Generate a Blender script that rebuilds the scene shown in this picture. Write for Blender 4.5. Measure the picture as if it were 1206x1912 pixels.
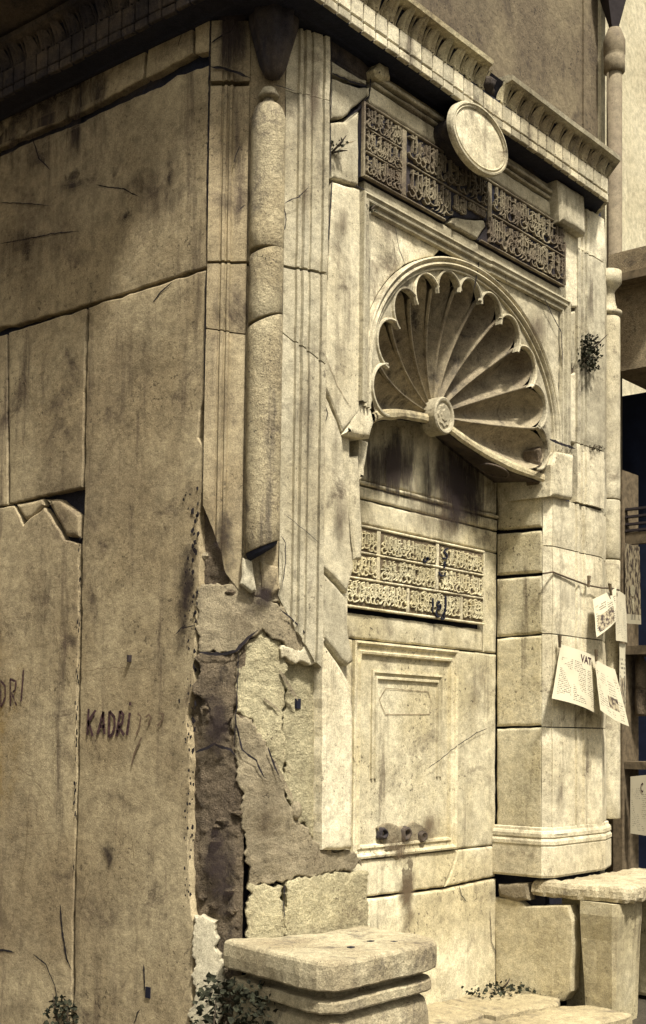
import bpy, bmesh, math, random
from mathutils import Vector, Matrix, noise
from mathutils.geometry import delaunay_2d_cdt
R_ = random.Random(7)
for o in list(bpy.data.objects): bpy.data.objects.remove(o)
scene = bpy.context.scene
COL = scene.collection

# ------------------------------------------------------------------ camera
FPX, CX, CY, IW, IH = 2403.9, 603.0, 1232.6, 1206.0, 1912.0     # focal length and centre in photograph pixels
yaw, tilt, roll = math.radians(50.26), math.radians(3.22), math.radians(0.74)
CAM = Vector((-4.759, -3.97, 1.55))
FW = Vector((math.sin(yaw)*math.cos(tilt), math.cos(yaw)*math.cos(tilt), math.sin(tilt)))
r0 = Vector((math.cos(yaw), -math.sin(yaw), 0)); u0 = r0.cross(FW)
RT = math.cos(roll)*r0 + math.sin(roll)*u0
UP = -math.sin(roll)*r0 + math.cos(roll)*u0
cd = bpy.data.cameras.new('camera'); cam = bpy.data.objects.new('camera', cd); COL.objects.link(cam)
M = Matrix((RT, UP, -FW)).transposed().to_4x4(); M.translation = CAM; cam.matrix_world = M
cd.sensor_fit = 'VERTICAL'; cd.sensor_height = 24.0; cd.sensor_width = 24.0
cd.lens = FPX/IH*24.0; cd.shift_x = 0.0; cd.shift_y = (CY-IH/2)/IH
cd.clip_start = 0.05; cd.clip_end = 3000
scene.camera = cam

# ------------------------------------------------------------------ sky, sun, exposure
SUN_DIR = Vector((-0.27, -0.60, 1.12)).normalized()          # towards the sun: high, in front of the facade, a little to its left
world = bpy.data.worlds.new('World'); scene.world = world; world.use_nodes = True
wn = world.node_tree.nodes; wl = world.node_tree.links
bg = wn['Background']
sky = wn.new('ShaderNodeTexSky'); sky.sky_type = 'NISHITA'; sky.sun_disc = False
sky.sun_elevation = math.asin(SUN_DIR.z); sky.sun_rotation = math.atan2(SUN_DIR.x, SUN_DIR.y)
sky.dust_density = 6.0; sky.air_density = 1.0; sky.ozone_density = 1.0
hs = wn.new('ShaderNodeHueSaturation'); hs.inputs['Saturation'].default_value = 0.12
wl.new(sky.outputs[0], hs.inputs['Color'])
tint = wn.new('ShaderNodeMix'); tint.data_type = 'RGBA'; tint.blend_type = 'MULTIPLY'
tint.inputs['Factor'].default_value = 1.0; tint.inputs['B'].default_value = (1.0, 0.95, 0.84, 1)
wl.new(hs.outputs[0], tint.inputs['A']); wl.new(tint.outputs['Result'], bg.inputs['Color'])
bg.inputs['Strength'].default_value = 0.05
sd = bpy.data.lights.new('sun', 'SUN'); sun = bpy.data.objects.new('sun', sd); COL.objects.link(sun)
sd.energy = 2.5; sd.angle = math.radians(6); sd.color = (1.0, 0.94, 0.83)
sun.rotation_euler = SUN_DIR.to_track_quat('Z', 'Y').to_euler(); sun.location = (3, -8, 9)
vs = scene.view_settings
vs.view_transform = 'Standard'; vs.look = 'None'; vs.gamma = 1.0; vs.exposure = 1.40; vs.use_curve_mapping = False

scene.cycles.diffuse_bounces = 2; scene.cycles.max_bounces = 6; scene.cycles.transparent_max_bounces = 12

# ------------------------------------------------------------------ materials
def nd(nt, kind, **kw):
    n = nt.nodes.new(kind)
    for k, v in kw.items(): setattr(n, k, v)
    return n
def mixc(nt, fac, a, b, mode='MIX'):
    m = nd(nt, 'ShaderNodeMix', data_type='RGBA', blend_type=mode)
    for s, v in (('Factor', fac), ('A', a), ('B', b)):
        if hasattr(v, 'is_linked') or hasattr(v, 'links'): nt.links.new(v, m.inputs[s])
        elif isinstance(v, (tuple, list)): m.inputs[s].default_value = (v[0], v[1], v[2], 1)
        else: m.inputs[s].default_value = v
    return m.outputs['Result']
def ramp(nt, src, a, b, va=0.0, vb=1.0):
    m = nd(nt, 'ShaderNodeMapRange', interpolation_type='SMOOTHSTEP')
    m.inputs['From Min'].default_value = a; m.inputs['From Max'].default_value = b
    m.inputs['To Min'].default_value = va; m.inputs['To Max'].default_value = vb
    nt.links.new(src, m.inputs['Value']); return m.outputs['Result']
def noisen(nt, vec, scale, detail=5, rough=.6, sc=None, dist=0.0):
    if sc:
        mp = nd(nt, 'ShaderNodeMapping'); mp.inputs['Scale'].default_value = sc
        nt.links.new(vec, mp.inputs['Vector']); vec = mp.outputs[0]
    n = nd(nt, 'ShaderNodeTexNoise'); n.inputs['Scale'].default_value = scale
    n.inputs['Detail'].default_value = detail; n.inputs['Roughness'].default_value = rough
    n.inputs['Distortion'].default_value = dist
    nt.links.new(vec, n.inputs['Vector']); return n.outputs['Fac']
def stone_mat(name, c1, c2, dark, stain=.55, spots=.5, streak=.5, bump=.35, scale=1.0, rough=.82, vary=.12, grain=.34, dist=.02):
    m = bpy.data.materials.new(name); m.use_nodes = True; nt = m.node_tree
    b = nt.nodes['Principled BSDF']; b.inputs['Roughness'].default_value = rough
    b.inputs['Specular IOR Level'].default_value = .25
    g = nd(nt, 'ShaderNodeNewGeometry').outputs['Position']
    n1 = noisen(nt, g, 1.3*scale, 7, .62)
    col = mixc(nt, ramp(nt, n1, .36, .64), c1, c2)
    n2 = noisen(nt, g, 3.2*scale, 12, .74, None, .5)
    col = mixc(nt, ramp(nt, n2, .52, .70, 0, stain), col, dark)
    n3 = noisen(nt, g, 7*scale, 9, .7, (1, 1, .10))
    col = mixc(nt, ramp(nt, n3, .52, .74, 0, streak), col, dark)
    n4 = noisen(nt, g, 42*scale, 4, .7)
    n5 = noisen(nt, g, 2.6*scale, 3, .5)
    sp = nd(nt, 'ShaderNodeMath', operation='MULTIPLY')
    nt.links.new(ramp(nt, n4, .58, .65), sp.inputs[0]); nt.links.new(ramp(nt, n5, .42, .62, 0, spots), sp.inputs[1])
    col = mixc(nt, sp.outputs[0], col, [x*.45 for x in dark])
    n8 = noisen(nt, g, .75*scale, 4, .55)
    col = mixc(nt, ramp(nt, n8, .46, .7, 0, stain*.6), col, [a*.55+b*.45 for a, b in zip(dark, c2)])
    n9 = noisen(nt, g, 13*scale, 12, .82)
    gm = nd(nt, 'ShaderNodeCombineColor'); mr = ramp(nt, n9, .34, .66, .66, 1.18)
    for k in range(3): nt.links.new(mr, gm.inputs[k])
    col = mixc(nt, 1.0, col, gm.outputs[0], 'MULTIPLY')
    n6 = noisen(nt, g, 190, 3, .75)
    gr = nd(nt, 'ShaderNodeMath', operation='ADD'); gr.inputs[1].default_value = 0
    nt.links.new(ramp(nt, n6, .25, .75, 1-grain, 1+grain), gr.inputs[0])
    oi = nd(nt, 'ShaderNodeObjectInfo').outputs['Random']
    vr = ramp(nt, oi, 0, 1, 1-vary, 1+vary*.6)
    mu = nd(nt, 'ShaderNodeMath', operation='MULTIPLY'); nt.links.new(gr.outputs[0], mu.inputs[0]); nt.links.new(vr, mu.inputs[1])
    cmb = nd(nt, 'ShaderNodeCombineColor')
    for k in range(3): nt.links.new(mu.outputs[0], cmb.inputs[k])
    col = mixc(nt, 1.0, col, cmb.outputs[0], 'MULTIPLY')
    nt.links.new(col, b.inputs['Base Color'])
    bp = nd(nt, 'ShaderNodeBump'); bp.inputs['Strength'].default_value = bump; bp.inputs['Distance'].default_value = dist
    n7 = noisen(nt, g, 26*scale, 9, .72)
    nt.links.new(n7, bp.inputs['Height']); nt.links.new(bp.outputs[0], b.inputs['Normal'])
    return m
def plain_mat(name, c, rough=.7, metal=0.0, var=.2, scale=20):
    m = bpy.data.materials.new(name); m.use_nodes = True; nt = m.node_tree
    b = nt.nodes['Principled BSDF']; b.inputs['Roughness'].default_value = rough; b.inputs['Metallic'].default_value = metal
    b.inputs['Specular IOR Level'].default_value = .2
    g = nd(nt, 'ShaderNodeNewGeometry').outputs['Position']
    n1 = noisen(nt, g, scale, 5, .65)
    nt.links.new(mixc(nt, ramp(nt, n1, .3, .7), [x*(1-var) for x in c], [x*(1+var) for x in c]), b.inputs['Base Color'])
    return m
NAVY = (.010, .016, .040)
MT = {}
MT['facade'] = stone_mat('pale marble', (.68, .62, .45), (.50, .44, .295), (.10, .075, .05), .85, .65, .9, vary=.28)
MT['niche'] = stone_mat('niche marble', (.68, .615, .43), (.52, .45, .275), (.10, .074, .048), .7, .85, .95, vary=.15)
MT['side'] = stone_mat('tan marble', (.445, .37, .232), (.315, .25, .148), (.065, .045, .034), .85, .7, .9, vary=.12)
MT['soot_shade'] = stone_mat('soot and shade stone', (.13, .10, .07), (.035, .03, .034), (.010, .012, .024), .9, .8, .8, bump=.7, scale=1.6)  # dark stone; on shaded parts it carries their shade in its colour
MT['carved'] = stone_mat('carved stone', (.58, .51, .32), (.36, .29, .17), (.05, .045, .05), .75, .8, .5, bump=.5, scale=1.8)
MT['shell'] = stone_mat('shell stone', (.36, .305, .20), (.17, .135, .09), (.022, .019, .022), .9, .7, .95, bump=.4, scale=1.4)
MT['column'] = stone_mat('pitted column stone', (.52, .45, .29), (.40, .33, .20), (.05, .04, .042), .8, 1.0, .8, bump=1.0, scale=1.5, grain=.4)
MT['cement'] = stone_mat('grey cement', (.36, .305, .20), (.27, .225, .145), (.09, .068, .046), .8, .9, .4, bump=.8, scale=1.4)
MT['rough'] = stone_mat('rough pale mortar', (.62, .555, .35), (.50, .44, .27), (.22, .165, .10), .55, .9, .3, bump=1.0, scale=1.3, dist=.04)
MT['rubble'] = stone_mat('brown rubble', (.31, .245, .16), (.20, .152, .10), (.055, .042, .034), .9, 1.0, .6, bump=1.0, scale=2.0, dist=.06)
MT['core'] = stone_mat('dark joint grime and hollow shade', (.014, .017, .032), (.022, .02, .028), (.008, .01, .02), .5, .5, .5, bump=.5)
MT['plaque_ground'] = stone_mat('dark plaque ground', (.012, .015, .030), (.045, .036, .036), (.009, .012, .026), .6, .5, .3, bump=.4, scale=2.5)
MT['plaque2_ground'] = stone_mat('tan plaque ground', (.20, .155, .095), (.15, .115, .07), (.06, .045, .032), .6, .5, .3, bump=.3, scale=2)
MT['letter'] = stone_mat('letter stone', (.32, .275, .18), (.16, .125, .085), (.07, .055, .05), .6, .6, .4, bump=.3, scale=2.5)
MT['letter2'] = stone_mat('pale letter stone', (.66, .60, .40), (.58, .51, .31), (.28, .21, .12), .4, .3, .3, bump=.3, scale=2.5)
MT['black'] = plain_mat('black paint', (.013, .014, .026), .6)
MT['crack'] = plain_mat('crack grime', (.020, .017, .020), .9, var=.5)
MT['hairline'] = plain_mat('hairline grime', (.21, .16, .095), .9, var=.4)
MT['graffiti'] = plain_mat('brown brush paint', (.060, .032, .034), .8, var=.6, scale=60)
MT['graffiti_faint'] = plain_mat('faded brush paint', (.15, .105, .07), .8, var=.3, scale=60)
MT['plaster'] = stone_mat('stained plaster', (.24, .195, .12), (.16, .125, .08), (.06, .045, .035), .85, .9, .3, bump=.7, scale=.8)
MT['plaster_pale'] = stone_mat('pale plaster', (.66, .60, .42), (.58, .52, .35), (.30, .24, .15), .3, .2, .4, bump=.3, scale=.8)
MT['stucco'] = stone_mat('rough stucco', (.36, .29, .18), (.26, .20, .12), (.06, .05, .04), .8, 1, .3, bump=1.0, scale=2.4)
MT['pipe'] = stone_mat('pipe metal', (.24, .20, .13), (.18, .145, .095), (.12, .09, .07), .5, .4, .5, bump=.2)
MT['paving'] = stone_mat('worn paving', (.44, .375, .23), (.36, .30, .18), (.07, .055, .05), .75, .8, .2, bump=.6, scale=1.6)
MT['street'] = stone_mat('street ground', (.075, .062, .042), (.055, .046, .032), (.03, .024, .018), .6, .8, 0, bump=.7)
MT['bench'] = stone_mat('worn bench marble', (.58, .51, .34), (.42, .35, .22), (.05, .04, .042), .75, 1.0, .7, bump=.9, scale=1.8)
MT['wood'] = plain_mat('weathered wood', (.13, .10, .062), .8, var=.4, scale=14)
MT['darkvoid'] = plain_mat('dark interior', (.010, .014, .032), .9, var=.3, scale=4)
MT['leaf'] = plain_mat('dark ivy leaf', (.018, .022, .030), .6, var=.6, scale=30)
MT['leaf2'] = plain_mat('dry weed leaf', (.075, .06, .038), .7, var=.6, scale=30)
MT['stem'] = plain_mat('weed stem', (.05, .038, .026), .8)
MT['string'] = plain_mat('string', (.10, .075, .05), .9)
MT['iron'] = plain_mat('rusty iron', (.035, .028, .03), .6)

def paper_mat(name, cols=3.0, rows=34.0, dens=.52, photo=None):
    """Newsprint: rows of broken dark marks in columns, in the sheet's own UV; photo = (u0,u1,v0,v1) grey picture."""
    m = bpy.data.materials.new(name); m.use_nodes = True; nt = m.node_tree
    b = nt.nodes['Principled BSDF']; b.inputs['Roughness'].default_value = .75; b.inputs['Specular IOR Level'].default_value = .15
    uv = nd(nt, 'ShaderNodeUVMap').outputs[0]
    sep = nd(nt, 'ShaderNodeSeparateXYZ'); nt.links.new(uv, sep.inputs[0])
    def mth(op, a, bb=None):
        n = nd(nt, 'ShaderNodeMath', operation=op)
        for i, v in enumerate((a, bb)):
            if v is None: continue
            if isinstance(v, (int, float)): n.inputs[i].default_value = v
            else: nt.links.new(v, n.inputs[i])
        return n.outputs[0]
    fv = mth('FRACT', mth('MULTIPLY', sep.outputs[1], rows)); line = mth('LESS_THAN', fv, .5)
    fu = mth('FRACT', mth('MULTIPLY', sep.outputs[0], cols)); colm = mth('MULTIPLY', mth('GREATER_THAN', fu, .07), mth('LESS_THAN', fu, .94))
    nz = noisen(nt, uv, 1.0, 2, .5, (70, rows*1.0, 1)); ink = mth('LESS_THAN', nz, dens)
    big = noisen(nt, uv, 3.2, 1, .5); blk = mth('GREATER_THAN', big, .44)
    k = mth('MULTIPLY', mth('MULTIPLY', line, colm), mth('MULTIPLY', ink, blk))
    top = mth('MULTIPLY', mth('LESS_THAN', sep.outputs[1], .8), mth('GREATER_THAN', sep.outputs[1], .05))
    side = mth('MULTIPLY', mth('GREATER_THAN', sep.outputs[0], .06), mth('LESS_THAN', sep.outputs[0], .95))
    k = mth('MULTIPLY', mth('MULTIPLY', k, top), side)
    col = mixc(nt, mth('MULTIPLY', k, .9), (.56, .51, .37), (.05, .04, .04))
    if photo:
        q = mth('MULTIPLY', mth('MULTIPLY', mth('GREATER_THAN', sep.outputs[0], photo[0]), mth('LESS_THAN', sep.outputs[0], photo[1])),
                mth('MULTIPLY', mth('GREATER_THAN', sep.outputs[1], photo[2]), mth('LESS_THAN', sep.outputs[1], photo[3])))
        pn = noisen(nt, uv, 9, 4, .6)
        col = mixc(nt, q, col, mixc(nt, ramp(nt, pn, .4, .6), (.06, .045, .04), (.42, .36, .24)))
    big2 = noisen(nt, uv, 2.0, 4, .6)
    col = mixc(nt, ramp(nt, big2, .45, .8, 0, .35), col, (.40, .32, .19))
    nt.links.new(col, b.inputs['Base Color']); return m
def stain_shade_mat(name, c, alpha=.8, scale=3.0, sharp=.25, sc=None, gain=2.4):
    """Film for grime and for painted shade: alpha from its own UV shape times noise."""
    m = bpy.data.materials.new(name); m.use_nodes = True; nt = m.node_tree
    b = nt.nodes['Principled BSDF']; b.inputs['Roughness'].default_value = .9; b.inputs['Base Color'].default_value = (*c, 1)
    b.inputs['Specular IOR Level'].default_value = .1
    uv = nd(nt, 'ShaderNodeUVMap').outputs[0]
    mp = nd(nt, 'ShaderNodeMapping'); mp.inputs['Location'].default_value = (-1, -1, 0); mp.inputs['Scale'].default_value = (2, 2, 0)
    nt.links.new(uv, mp.inputs['Vector'])
    ln = nd(nt, 'ShaderNodeVectorMath', operation='LENGTH'); nt.links.new(mp.outputs[0], ln.inputs[0])
    g = nd(nt, 'ShaderNodeNewGeometry').outputs['Position']
    n1 = noisen(nt, g, scale*3, 10, .72, sc, .5)
    a = nd(nt, 'ShaderNodeMath', operation='MULTIPLY_ADD'); nt.links.new(n1, a.inputs[0]); a.inputs[1].default_value = gain
    sub = nd(nt, 'ShaderNodeMath', operation='MULTIPLY'); nt.links.new(ln.outputs['Value'], sub.inputs[0]); sub.inputs[1].default_value = -1.15
    nt.links.new(sub.outputs[0], a.inputs[2])
    al = ramp(nt, a.outputs[0], .42, .42+sharp*2.4, 0, alpha)
    fade = ramp(nt, ln.outputs['Value'], .72, 1.0, 1, 0)
    mu = nd(nt, 'ShaderNodeMath', operation='MULTIPLY'); nt.links.new(al, mu.inputs[0]); nt.links.new(fade, mu.inputs[1])
    nt.links.new(mu.outputs[0], b.inputs['Alpha']); return m
MT['stain_shade_dark'] = stain_shade_mat('dark soot and shade film', (.036, .027, .026), .85, 3.4, .36)  # soot patches, and shade painted on the upper side wall and niche
MT['stain_shade_brown'] = stain_shade_mat('brown grime and shade film', (.085, .06, .04), .62, 2.6, .7)  # grime, and part of the shade painted on the upper side wall
MT['stain_yellow'] = stain_shade_mat('yellow rust film', (.40, .25, .03), .6, 1.2, .6)
MT['stain_wet'] = stain_shade_mat('damp film', (.13, .095, .06), .85, 1.6, .35)
MT['streak'] = stain_shade_mat('rain streak film', (.085, .06, .042), .7, 2.2, .5, (1, 1, .14), 2.5)
MT['soot_run_shade'] = stain_shade_mat('soot run and shade film', (.036, .027, .024), .90, 3.6, .34, (1, 1, .14), 2.9)  # soot streaks combined with painted shade below cornice and soffit

# ------------------------------------------------------------------ helpers
def link(name, me, mat, parent=None, kind=None):
    o = bpy.data.objects.new(name, me); COL.objects.link(o)
    if mat is not None and len(me.materials) == 0: me.materials.append(MT[mat] if isinstance(mat, str) else mat)
    if parent: o.parent = parent
    if kind: o['kind'] = kind
    return o
def build(name, verts, faces, mat, parent=None, smooth=None, kind=None):
    me = bpy.data.meshes.new(name); me.from_pydata([tuple(v) for v in verts], [], faces)
    if smooth is not None:
        vals = [True]*len(faces) if smooth is True else [bool(s) for s in smooth]
        me.polygons.foreach_set('use_smooth', vals)
    me.update(); return link(name, me, mat, parent, kind)
def thing(name, label, cat, loc=(0, 0, 0), group=None):
    o = bpy.data.objects.new(name, None); COL.objects.link(o); o.location = loc; o.empty_display_size = .1
    o['label'] = label; o['category'] = cat
    if group: o['group'] = group
    return o
def tag(o, label, cat, group=None):
    o['label'] = label; o['category'] = cat
    if group: o['group'] = group
    return o
def group_of(name, parent):
    o = bpy.data.objects.new(name, None); COL.objects.link(o); o.parent = parent; o.empty_display_size = .1; return o

class Fr:
    """A vertical surface whose plan is a polyline (right-hand direction as seen from outside): (u, z, w) <-> world."""
    def __init__(s, pts, smooth=False):
        s.p = [Vector((a, b, 0)) for a, b in pts]; s.d = []; s.n = []; s.l = [0.0]; s.smooth = smooth
        for a, b in zip(s.p, s.p[1:]):
            d = (b-a); L = d.length; d = d/L; s.d.append(d); s.n.append(Vector((d.y, -d.x, 0))); s.l.append(s.l[-1]+L)
    def seg(s, u):
        for i in range(len(s.d)):
            if u <= s.l[i+1] or i == len(s.d)-1: return i
    def P(s, u, z, w=0.0):
        i = s.seg(u); n = s.n[i]
        if s.smooth and len(s.d) > 1:
            L = s.l[i+1]-s.l[i]; t = (u-s.l[i])/L
            if t < .5 and i > 0: n = s.n[i].lerp(s.n[i-1], .5-t)
            elif t > .5 and i < len(s.d)-1: n = s.n[i].lerp(s.n[i+1], t-.5)
            n = n.normalized()
        q = s.p[i]+s.d[i]*(u-s.l[i])+n*w
        return Vector((q.x, q.y, z))
    def at(s, x, y, w=0.0):
        """Where the line of sight through photograph pixel (x, y) meets this surface."""
        d = FW+RT*((x-CX)/FPX)-UP*((y-CY)/FPX); best = None
        for i in range(len(s.d)):
            n = s.n[i]; den = d.dot(n)
            if abs(den) < 1e-6: continue
            t = (s.p[i]+n*w-CAM).dot(n)/den
            if t <= 0: continue
            q = CAM+d*t; u = (q-s.p[i]).dot(s.d[i]); L = s.l[i+1]-s.l[i]
            lo = -1e9 if i == 0 else 0; hi = 1e9 if i == len(s.d)-1 else L
            e = max(lo-u, u-hi, 0)
            uu = s.l[i]+min(max(u, lo), hi)
            if best is None or e < best[0]: best = (e, uu, q.z)
        return (best[1], best[2])

def signed(p): return sum(a[0]*b[1]-b[0]*a[1] for a, b in zip(p, p[1:]+p[:1]))/2
def inside(p, q):
    x, y = q; c = False
    for (x1, y1), (x2, y2) in zip(p, p[1:]+p[:1]):
        if (y1 > y) != (y2 > y) and x < (x2-x1)*(y-y1)/(y2-y1)+x1: c = not c
    return c
def resample(p, step, closed=True):
    out = []
    n = len(p) if closed else len(p)-1
    for i in range(n):
        a, b = p[i], p[(i+1) % len(p)]
        L = math.hypot(b[0]-a[0], b[1]-a[1]); k = max(1, int(round(L/step)))
        for j in range(k): out.append((a[0]+(b[0]-a[0])*j/k, a[1]+(b[1]-a[1])*j/k))
    if not closed: out.append(p[-1])
    return out
def offset(p, d, closed=True):
    """Offset a 2D path to its left by d (inwards for a counter-clockwise polygon)."""
    out = []; n = len(p)
    for i in range(n):
        a = p[i-1] if (closed or i > 0) else None; c = p[(i+1) % n] if (closed or i < n-1) else None; b = p[i]
        ns = []
        for s, e in ((a, b), (b, c)):
            if s is None or e is None: continue
            dx, dy = e[0]-s[0], e[1]-s[1]; L = math.hypot(dx, dy)
            if L > 1e-9: ns.append((-dy/L, dx/L))
        if not ns: out.append(b); continue
        if len(ns) == 1: nx, ny = ns[0]; k = 1
        else:
            nx, ny = ns[0][0]+ns[1][0], ns[0][1]+ns[1][1]; L = math.hypot(nx, ny)
            if L < 1e-6: nx, ny = ns[0]; k = 1
            else:
                nx, ny = nx/L, ny/L; k = 1/max(.5, nx*ns[0][0]+ny*ns[0][1])
        out.append((b[0]+nx*d*k, b[1]+ny*d*k))
    return out
def stone(name, fr, poly, parent, mat, thick=.10, bev=.007, jit=.0025, gap=.003, step=.045, grid=.10, amp=.0025, w=0.0,
          px=True, freq=5.0, chip=0.0, tiltw=0.0, rough=0.0):
    if px: poly = [fr.at(x, y, w) for x, y in poly]
    if signed(poly) < 0: poly = poly[::-1]
    off = R_.random()*50
    p = resample(poly, step)
    def nn(q, f=9.0): return noise.noise(Vector((q[0]*f+off, q[1]*f, off)))
    p = offset(p, gap)
    nrm = offset(p, 1.0)
    p2 = []
    for q, m in zip(p, nrm):
        k = nn(q, 14)*jit*1.6+nn(q, 45)*jit
        c = max(0, nn(q, 6)-.12)*chip
        dx, dy = m[0]-q[0], m[1]-q[1]; L = math.hypot(dx, dy) or 1
        p2.append((q[0]+dx/L*(k+c), q[1]+dy/L*(k+c)))
    rings = [p2, offset(p2, bev), offset(p2, bev*2.2)]
    base = rings[2]
    xs = [q[0] for q in base]; zs = [q[1] for q in base]
    pts = [Vector(q) for q in base]; n = len(base)
    nx = int((max(xs)-min(xs))/grid); nz = int((max(zs)-min(zs))/grid)
    inner = offset(base, min(.02, grid*.3))
    if nx*nz < 12000:
        for i in range(nx+1):
            for j in range(nz+1):
                q = (min(xs)+(i+.5+R_.uniform(-.3, .3))*grid, min(zs)+(j+.5+R_.uniform(-.3, .3))*grid)
                if inside(inner, q): pts.append(Vector(q))
    r = delaunay_2d_cdt(pts, [(i, (i+1) % n) for i in range(n)], [], 1, 1e-6)
    ov, of, orig = r[0], r[2], r[3]
    idx = {}
    for i, src in enumerate(orig):
        for s in src: idx[s] = i
    def hw(q):
        h = noise.noise(Vector((q[0]*freq+off, q[1]*freq, off*.3)))*amp+noise.noise(Vector((q[0]*freq*3.1, q[1]*freq*3.1+off, 3)))*amp*.5
        if rough:
            v = Vector((q[0]+off, q[1], off)); a_ = rough
            for f_ in (18, 37, 75): h += (abs(noise.noise(v*f_))*2-.5)*a_; a_ *= .55
        return w+h+tiltw*(q[1]-zs[0])
    V = [fr.P(q[0], q[1], hw(q)) for q in ov]; F = []; S = []
    for f in of:
        a, b, c = [ov[k] for k in f[:3]]
        cr = (b-a).cross(c-a)
        F.append(tuple(f) if cr > 0 else tuple(f)[::-1]); S.append(1)
    o1 = len(V); V += [fr.P(q[0], q[1], hw(q)-.0008) for q in rings[1]]
    o0 = len(V); V += [fr.P(q[0], q[1], hw(q)-bev) for q in rings[0]]
    ob = len(V); V += [fr.P(q[0], q[1], w-thick) for q in rings[0]]
    for i in range(n):
        j = (i+1) % n
        if i in idx and j in idx and idx[i] != idx[j]:
            F.append((idx[j], idx[i], o1+i, o1+j)); S.append(1)
        F.append((o1+j, o1+i, o0+i, o0+j)); S.append(0)
        F.append((o0+j, o0+i, ob+i, ob+j)); S.append(0)
    return build(name, V, F, mat, parent, S)
def sweep(name, fr, path, prof, parent, mat, closed=False, px=False, w=0.0):
    """Moulding along a (u, z) path; prof = (d to the left of the path, w proud)."""
    if px: path = [fr.at(x, y, w) for x, y in path]
    rings = [offset(path, d, closed) for d, _ in prof]; n = len(path); V = []; F = []
    for k, (d, h) in enumerate(prof): V += [fr.P(q[0], q[1], w+h) for q in rings[k]]
    for k in range(len(prof)-1):
        for i in range(n if closed else n-1):
            j = (i+1) % n; F.append((k*n+i, k*n+j, (k+1)*n+j, (k+1)*n+i))
    return build(name, V, F, mat, parent)
def smooth_path(p, k=5):
    out = []
    for i in range(len(p)-1):
        a = p[max(0, i-1)]; b = p[i]; c = p[i+1]; d = p[min(len(p)-1, i+2)]
        for j in range(k):
            t = j/k
            out.append(tuple(.5*((2*b[m])+(-a[m]+c[m])*t+(2*a[m]-5*b[m]+4*c[m]-d[m])*t*t+(-a[m]+3*b[m]-3*c[m]+d[m])*t**3) for m in range(2)))
    out.append(p[-1]); return out
def ribbon(name, fr, path, parent, mat, wd=.006, w=.003, px=True, rag=.5, taper=True, step=.014, wander=.004):
    """A crack or brush stroke: thin ragged strip lying on the surface."""
    if px: path = [fr.at(x, y, w) for x, y in path]
    p = resample(path, step, False); n = len(p); s0 = R_.random()*90; L = []; Rr = []
    nr = offset(p, 1.0, False)
    for i, (q, m) in enumerate(zip(p, nr)):
        dx, dy = m[0]-q[0], m[1]-q[1]; l = math.hypot(dx, dy) or 1; dx, dy = dx/l, dy/l
        t = i/max(1, n-1); hw = wd*.5*(1+rag*1.4*noise.noise(Vector((i*.55+s0, 0, 0))))
        if taper: hw *= max(.12, min(1, 6*(1-t), 6*t+.3))
        c = wander*noise.noise(Vector((i*.35+s0, 7, 0)))
        L.append((q[0]+dx*(c+hw), q[1]+dy*(c+hw))); Rr.append((q[0]+dx*(c-hw), q[1]+dy*(c-hw)))
    V = [fr.P(a, b, w) for a, b in L]+[fr.P(a, b, w) for a, b in Rr]
    F = [(i, n+i, n+i+1, i+1) for i in range(n-1)]
    return V, F
def cracks(name, fr, paths, parent, mat='crack', wd=.006, w=.003, **k):
    """Each path is one object; a list of paths inside the list is one object of joined strokes (a letter)."""
    for p in paths:
        wid = wd
        if isinstance(p[0], (int, float)): wid = p[0]; p = p[1]
        V = []; F = []
        for q in (p if isinstance(p[0], list) else [p]):
            v, f = ribbon('', fr, q, None, mat, wid, w, **k); o = len(V); V += v; F += [tuple(a+o for a in t) for t in f]
        build(name, V, F, mat, parent)
def decal(name, fr, px4, parent, mat, w=.004, n=6):
    """Film of grime and painted shade on a surface: a quad given by its four corners in order (bottom-left, bottom-right, top-right, top-left)."""
    q = [fr.at(x, y, w) for x, y in px4]; V = []; F = []; uv = []
    for i in range(n+1):
        for j in range(n+1):
            a, b = i/n, j/n
            u = (q[0][0]*(1-a)+q[1][0]*a)*(1-b)+(q[3][0]*(1-a)+q[2][0]*a)*b
            z = (q[0][1]*(1-a)+q[1][1]*a)*(1-b)+(q[3][1]*(1-a)+q[2][1]*a)*b
            V.append(fr.P(u, z, w)); uv.append((a, b))
    for i in range(n):
        for j in range(n): F.append((i*(n+1)+j, (i+1)*(n+1)+j, (i+1)*(n+1)+j+1, i*(n+1)+j+1))
    o = build(name, V, F, mat, parent); l = o.data.uv_layers.new(name='UVMap')
    for lp in o.data.loops: l.data[lp.index].uv = uv[lp.vertex_index]
    return o
def strip(name, fr, prof, zb, zt, parent, mat, dz=.08, amp=.0015):
    """Vertical moulded strip: prof = [(u, w)], zb / zt functions of u giving its lower and upper edge."""
    V = []; F = []; m = len(prof); us = [a for a, _ in prof]
    rows = max(2, int((zt(us[0])-zb(us[0]))/dz)); s0 = R_.random()*40
    for r in range(rows+1):
        for u, w in prof:
            t = r/rows; z = zb(u)*(1-t)+zt(u)*t
            e = -.006 if r in (0, rows) else 0
            V.append(fr.P(u, z, w+e+noise.noise(Vector((u*9, z*4, s0)))*amp))
    for r in range(rows):
        for i in range(m-1): F.append((r*m+i, r*m+i+1, (r+1)*m+i+1, (r+1)*m+i))
    for rr in (0, rows):                                # return the ends into the wall
        o = len(V)
        for u, w in prof: V.append(fr.P(u, zb(u) if rr == 0 else zt(u), -.10))
        for i in range(m-1):
            a, b = rr*m+i, rr*m+i+1
            F.append((a, o+i, o+i+1, b) if rr == 0 else (b, o+i+1, o+i, a))
    return build(name, V, F, mat, parent)
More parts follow.
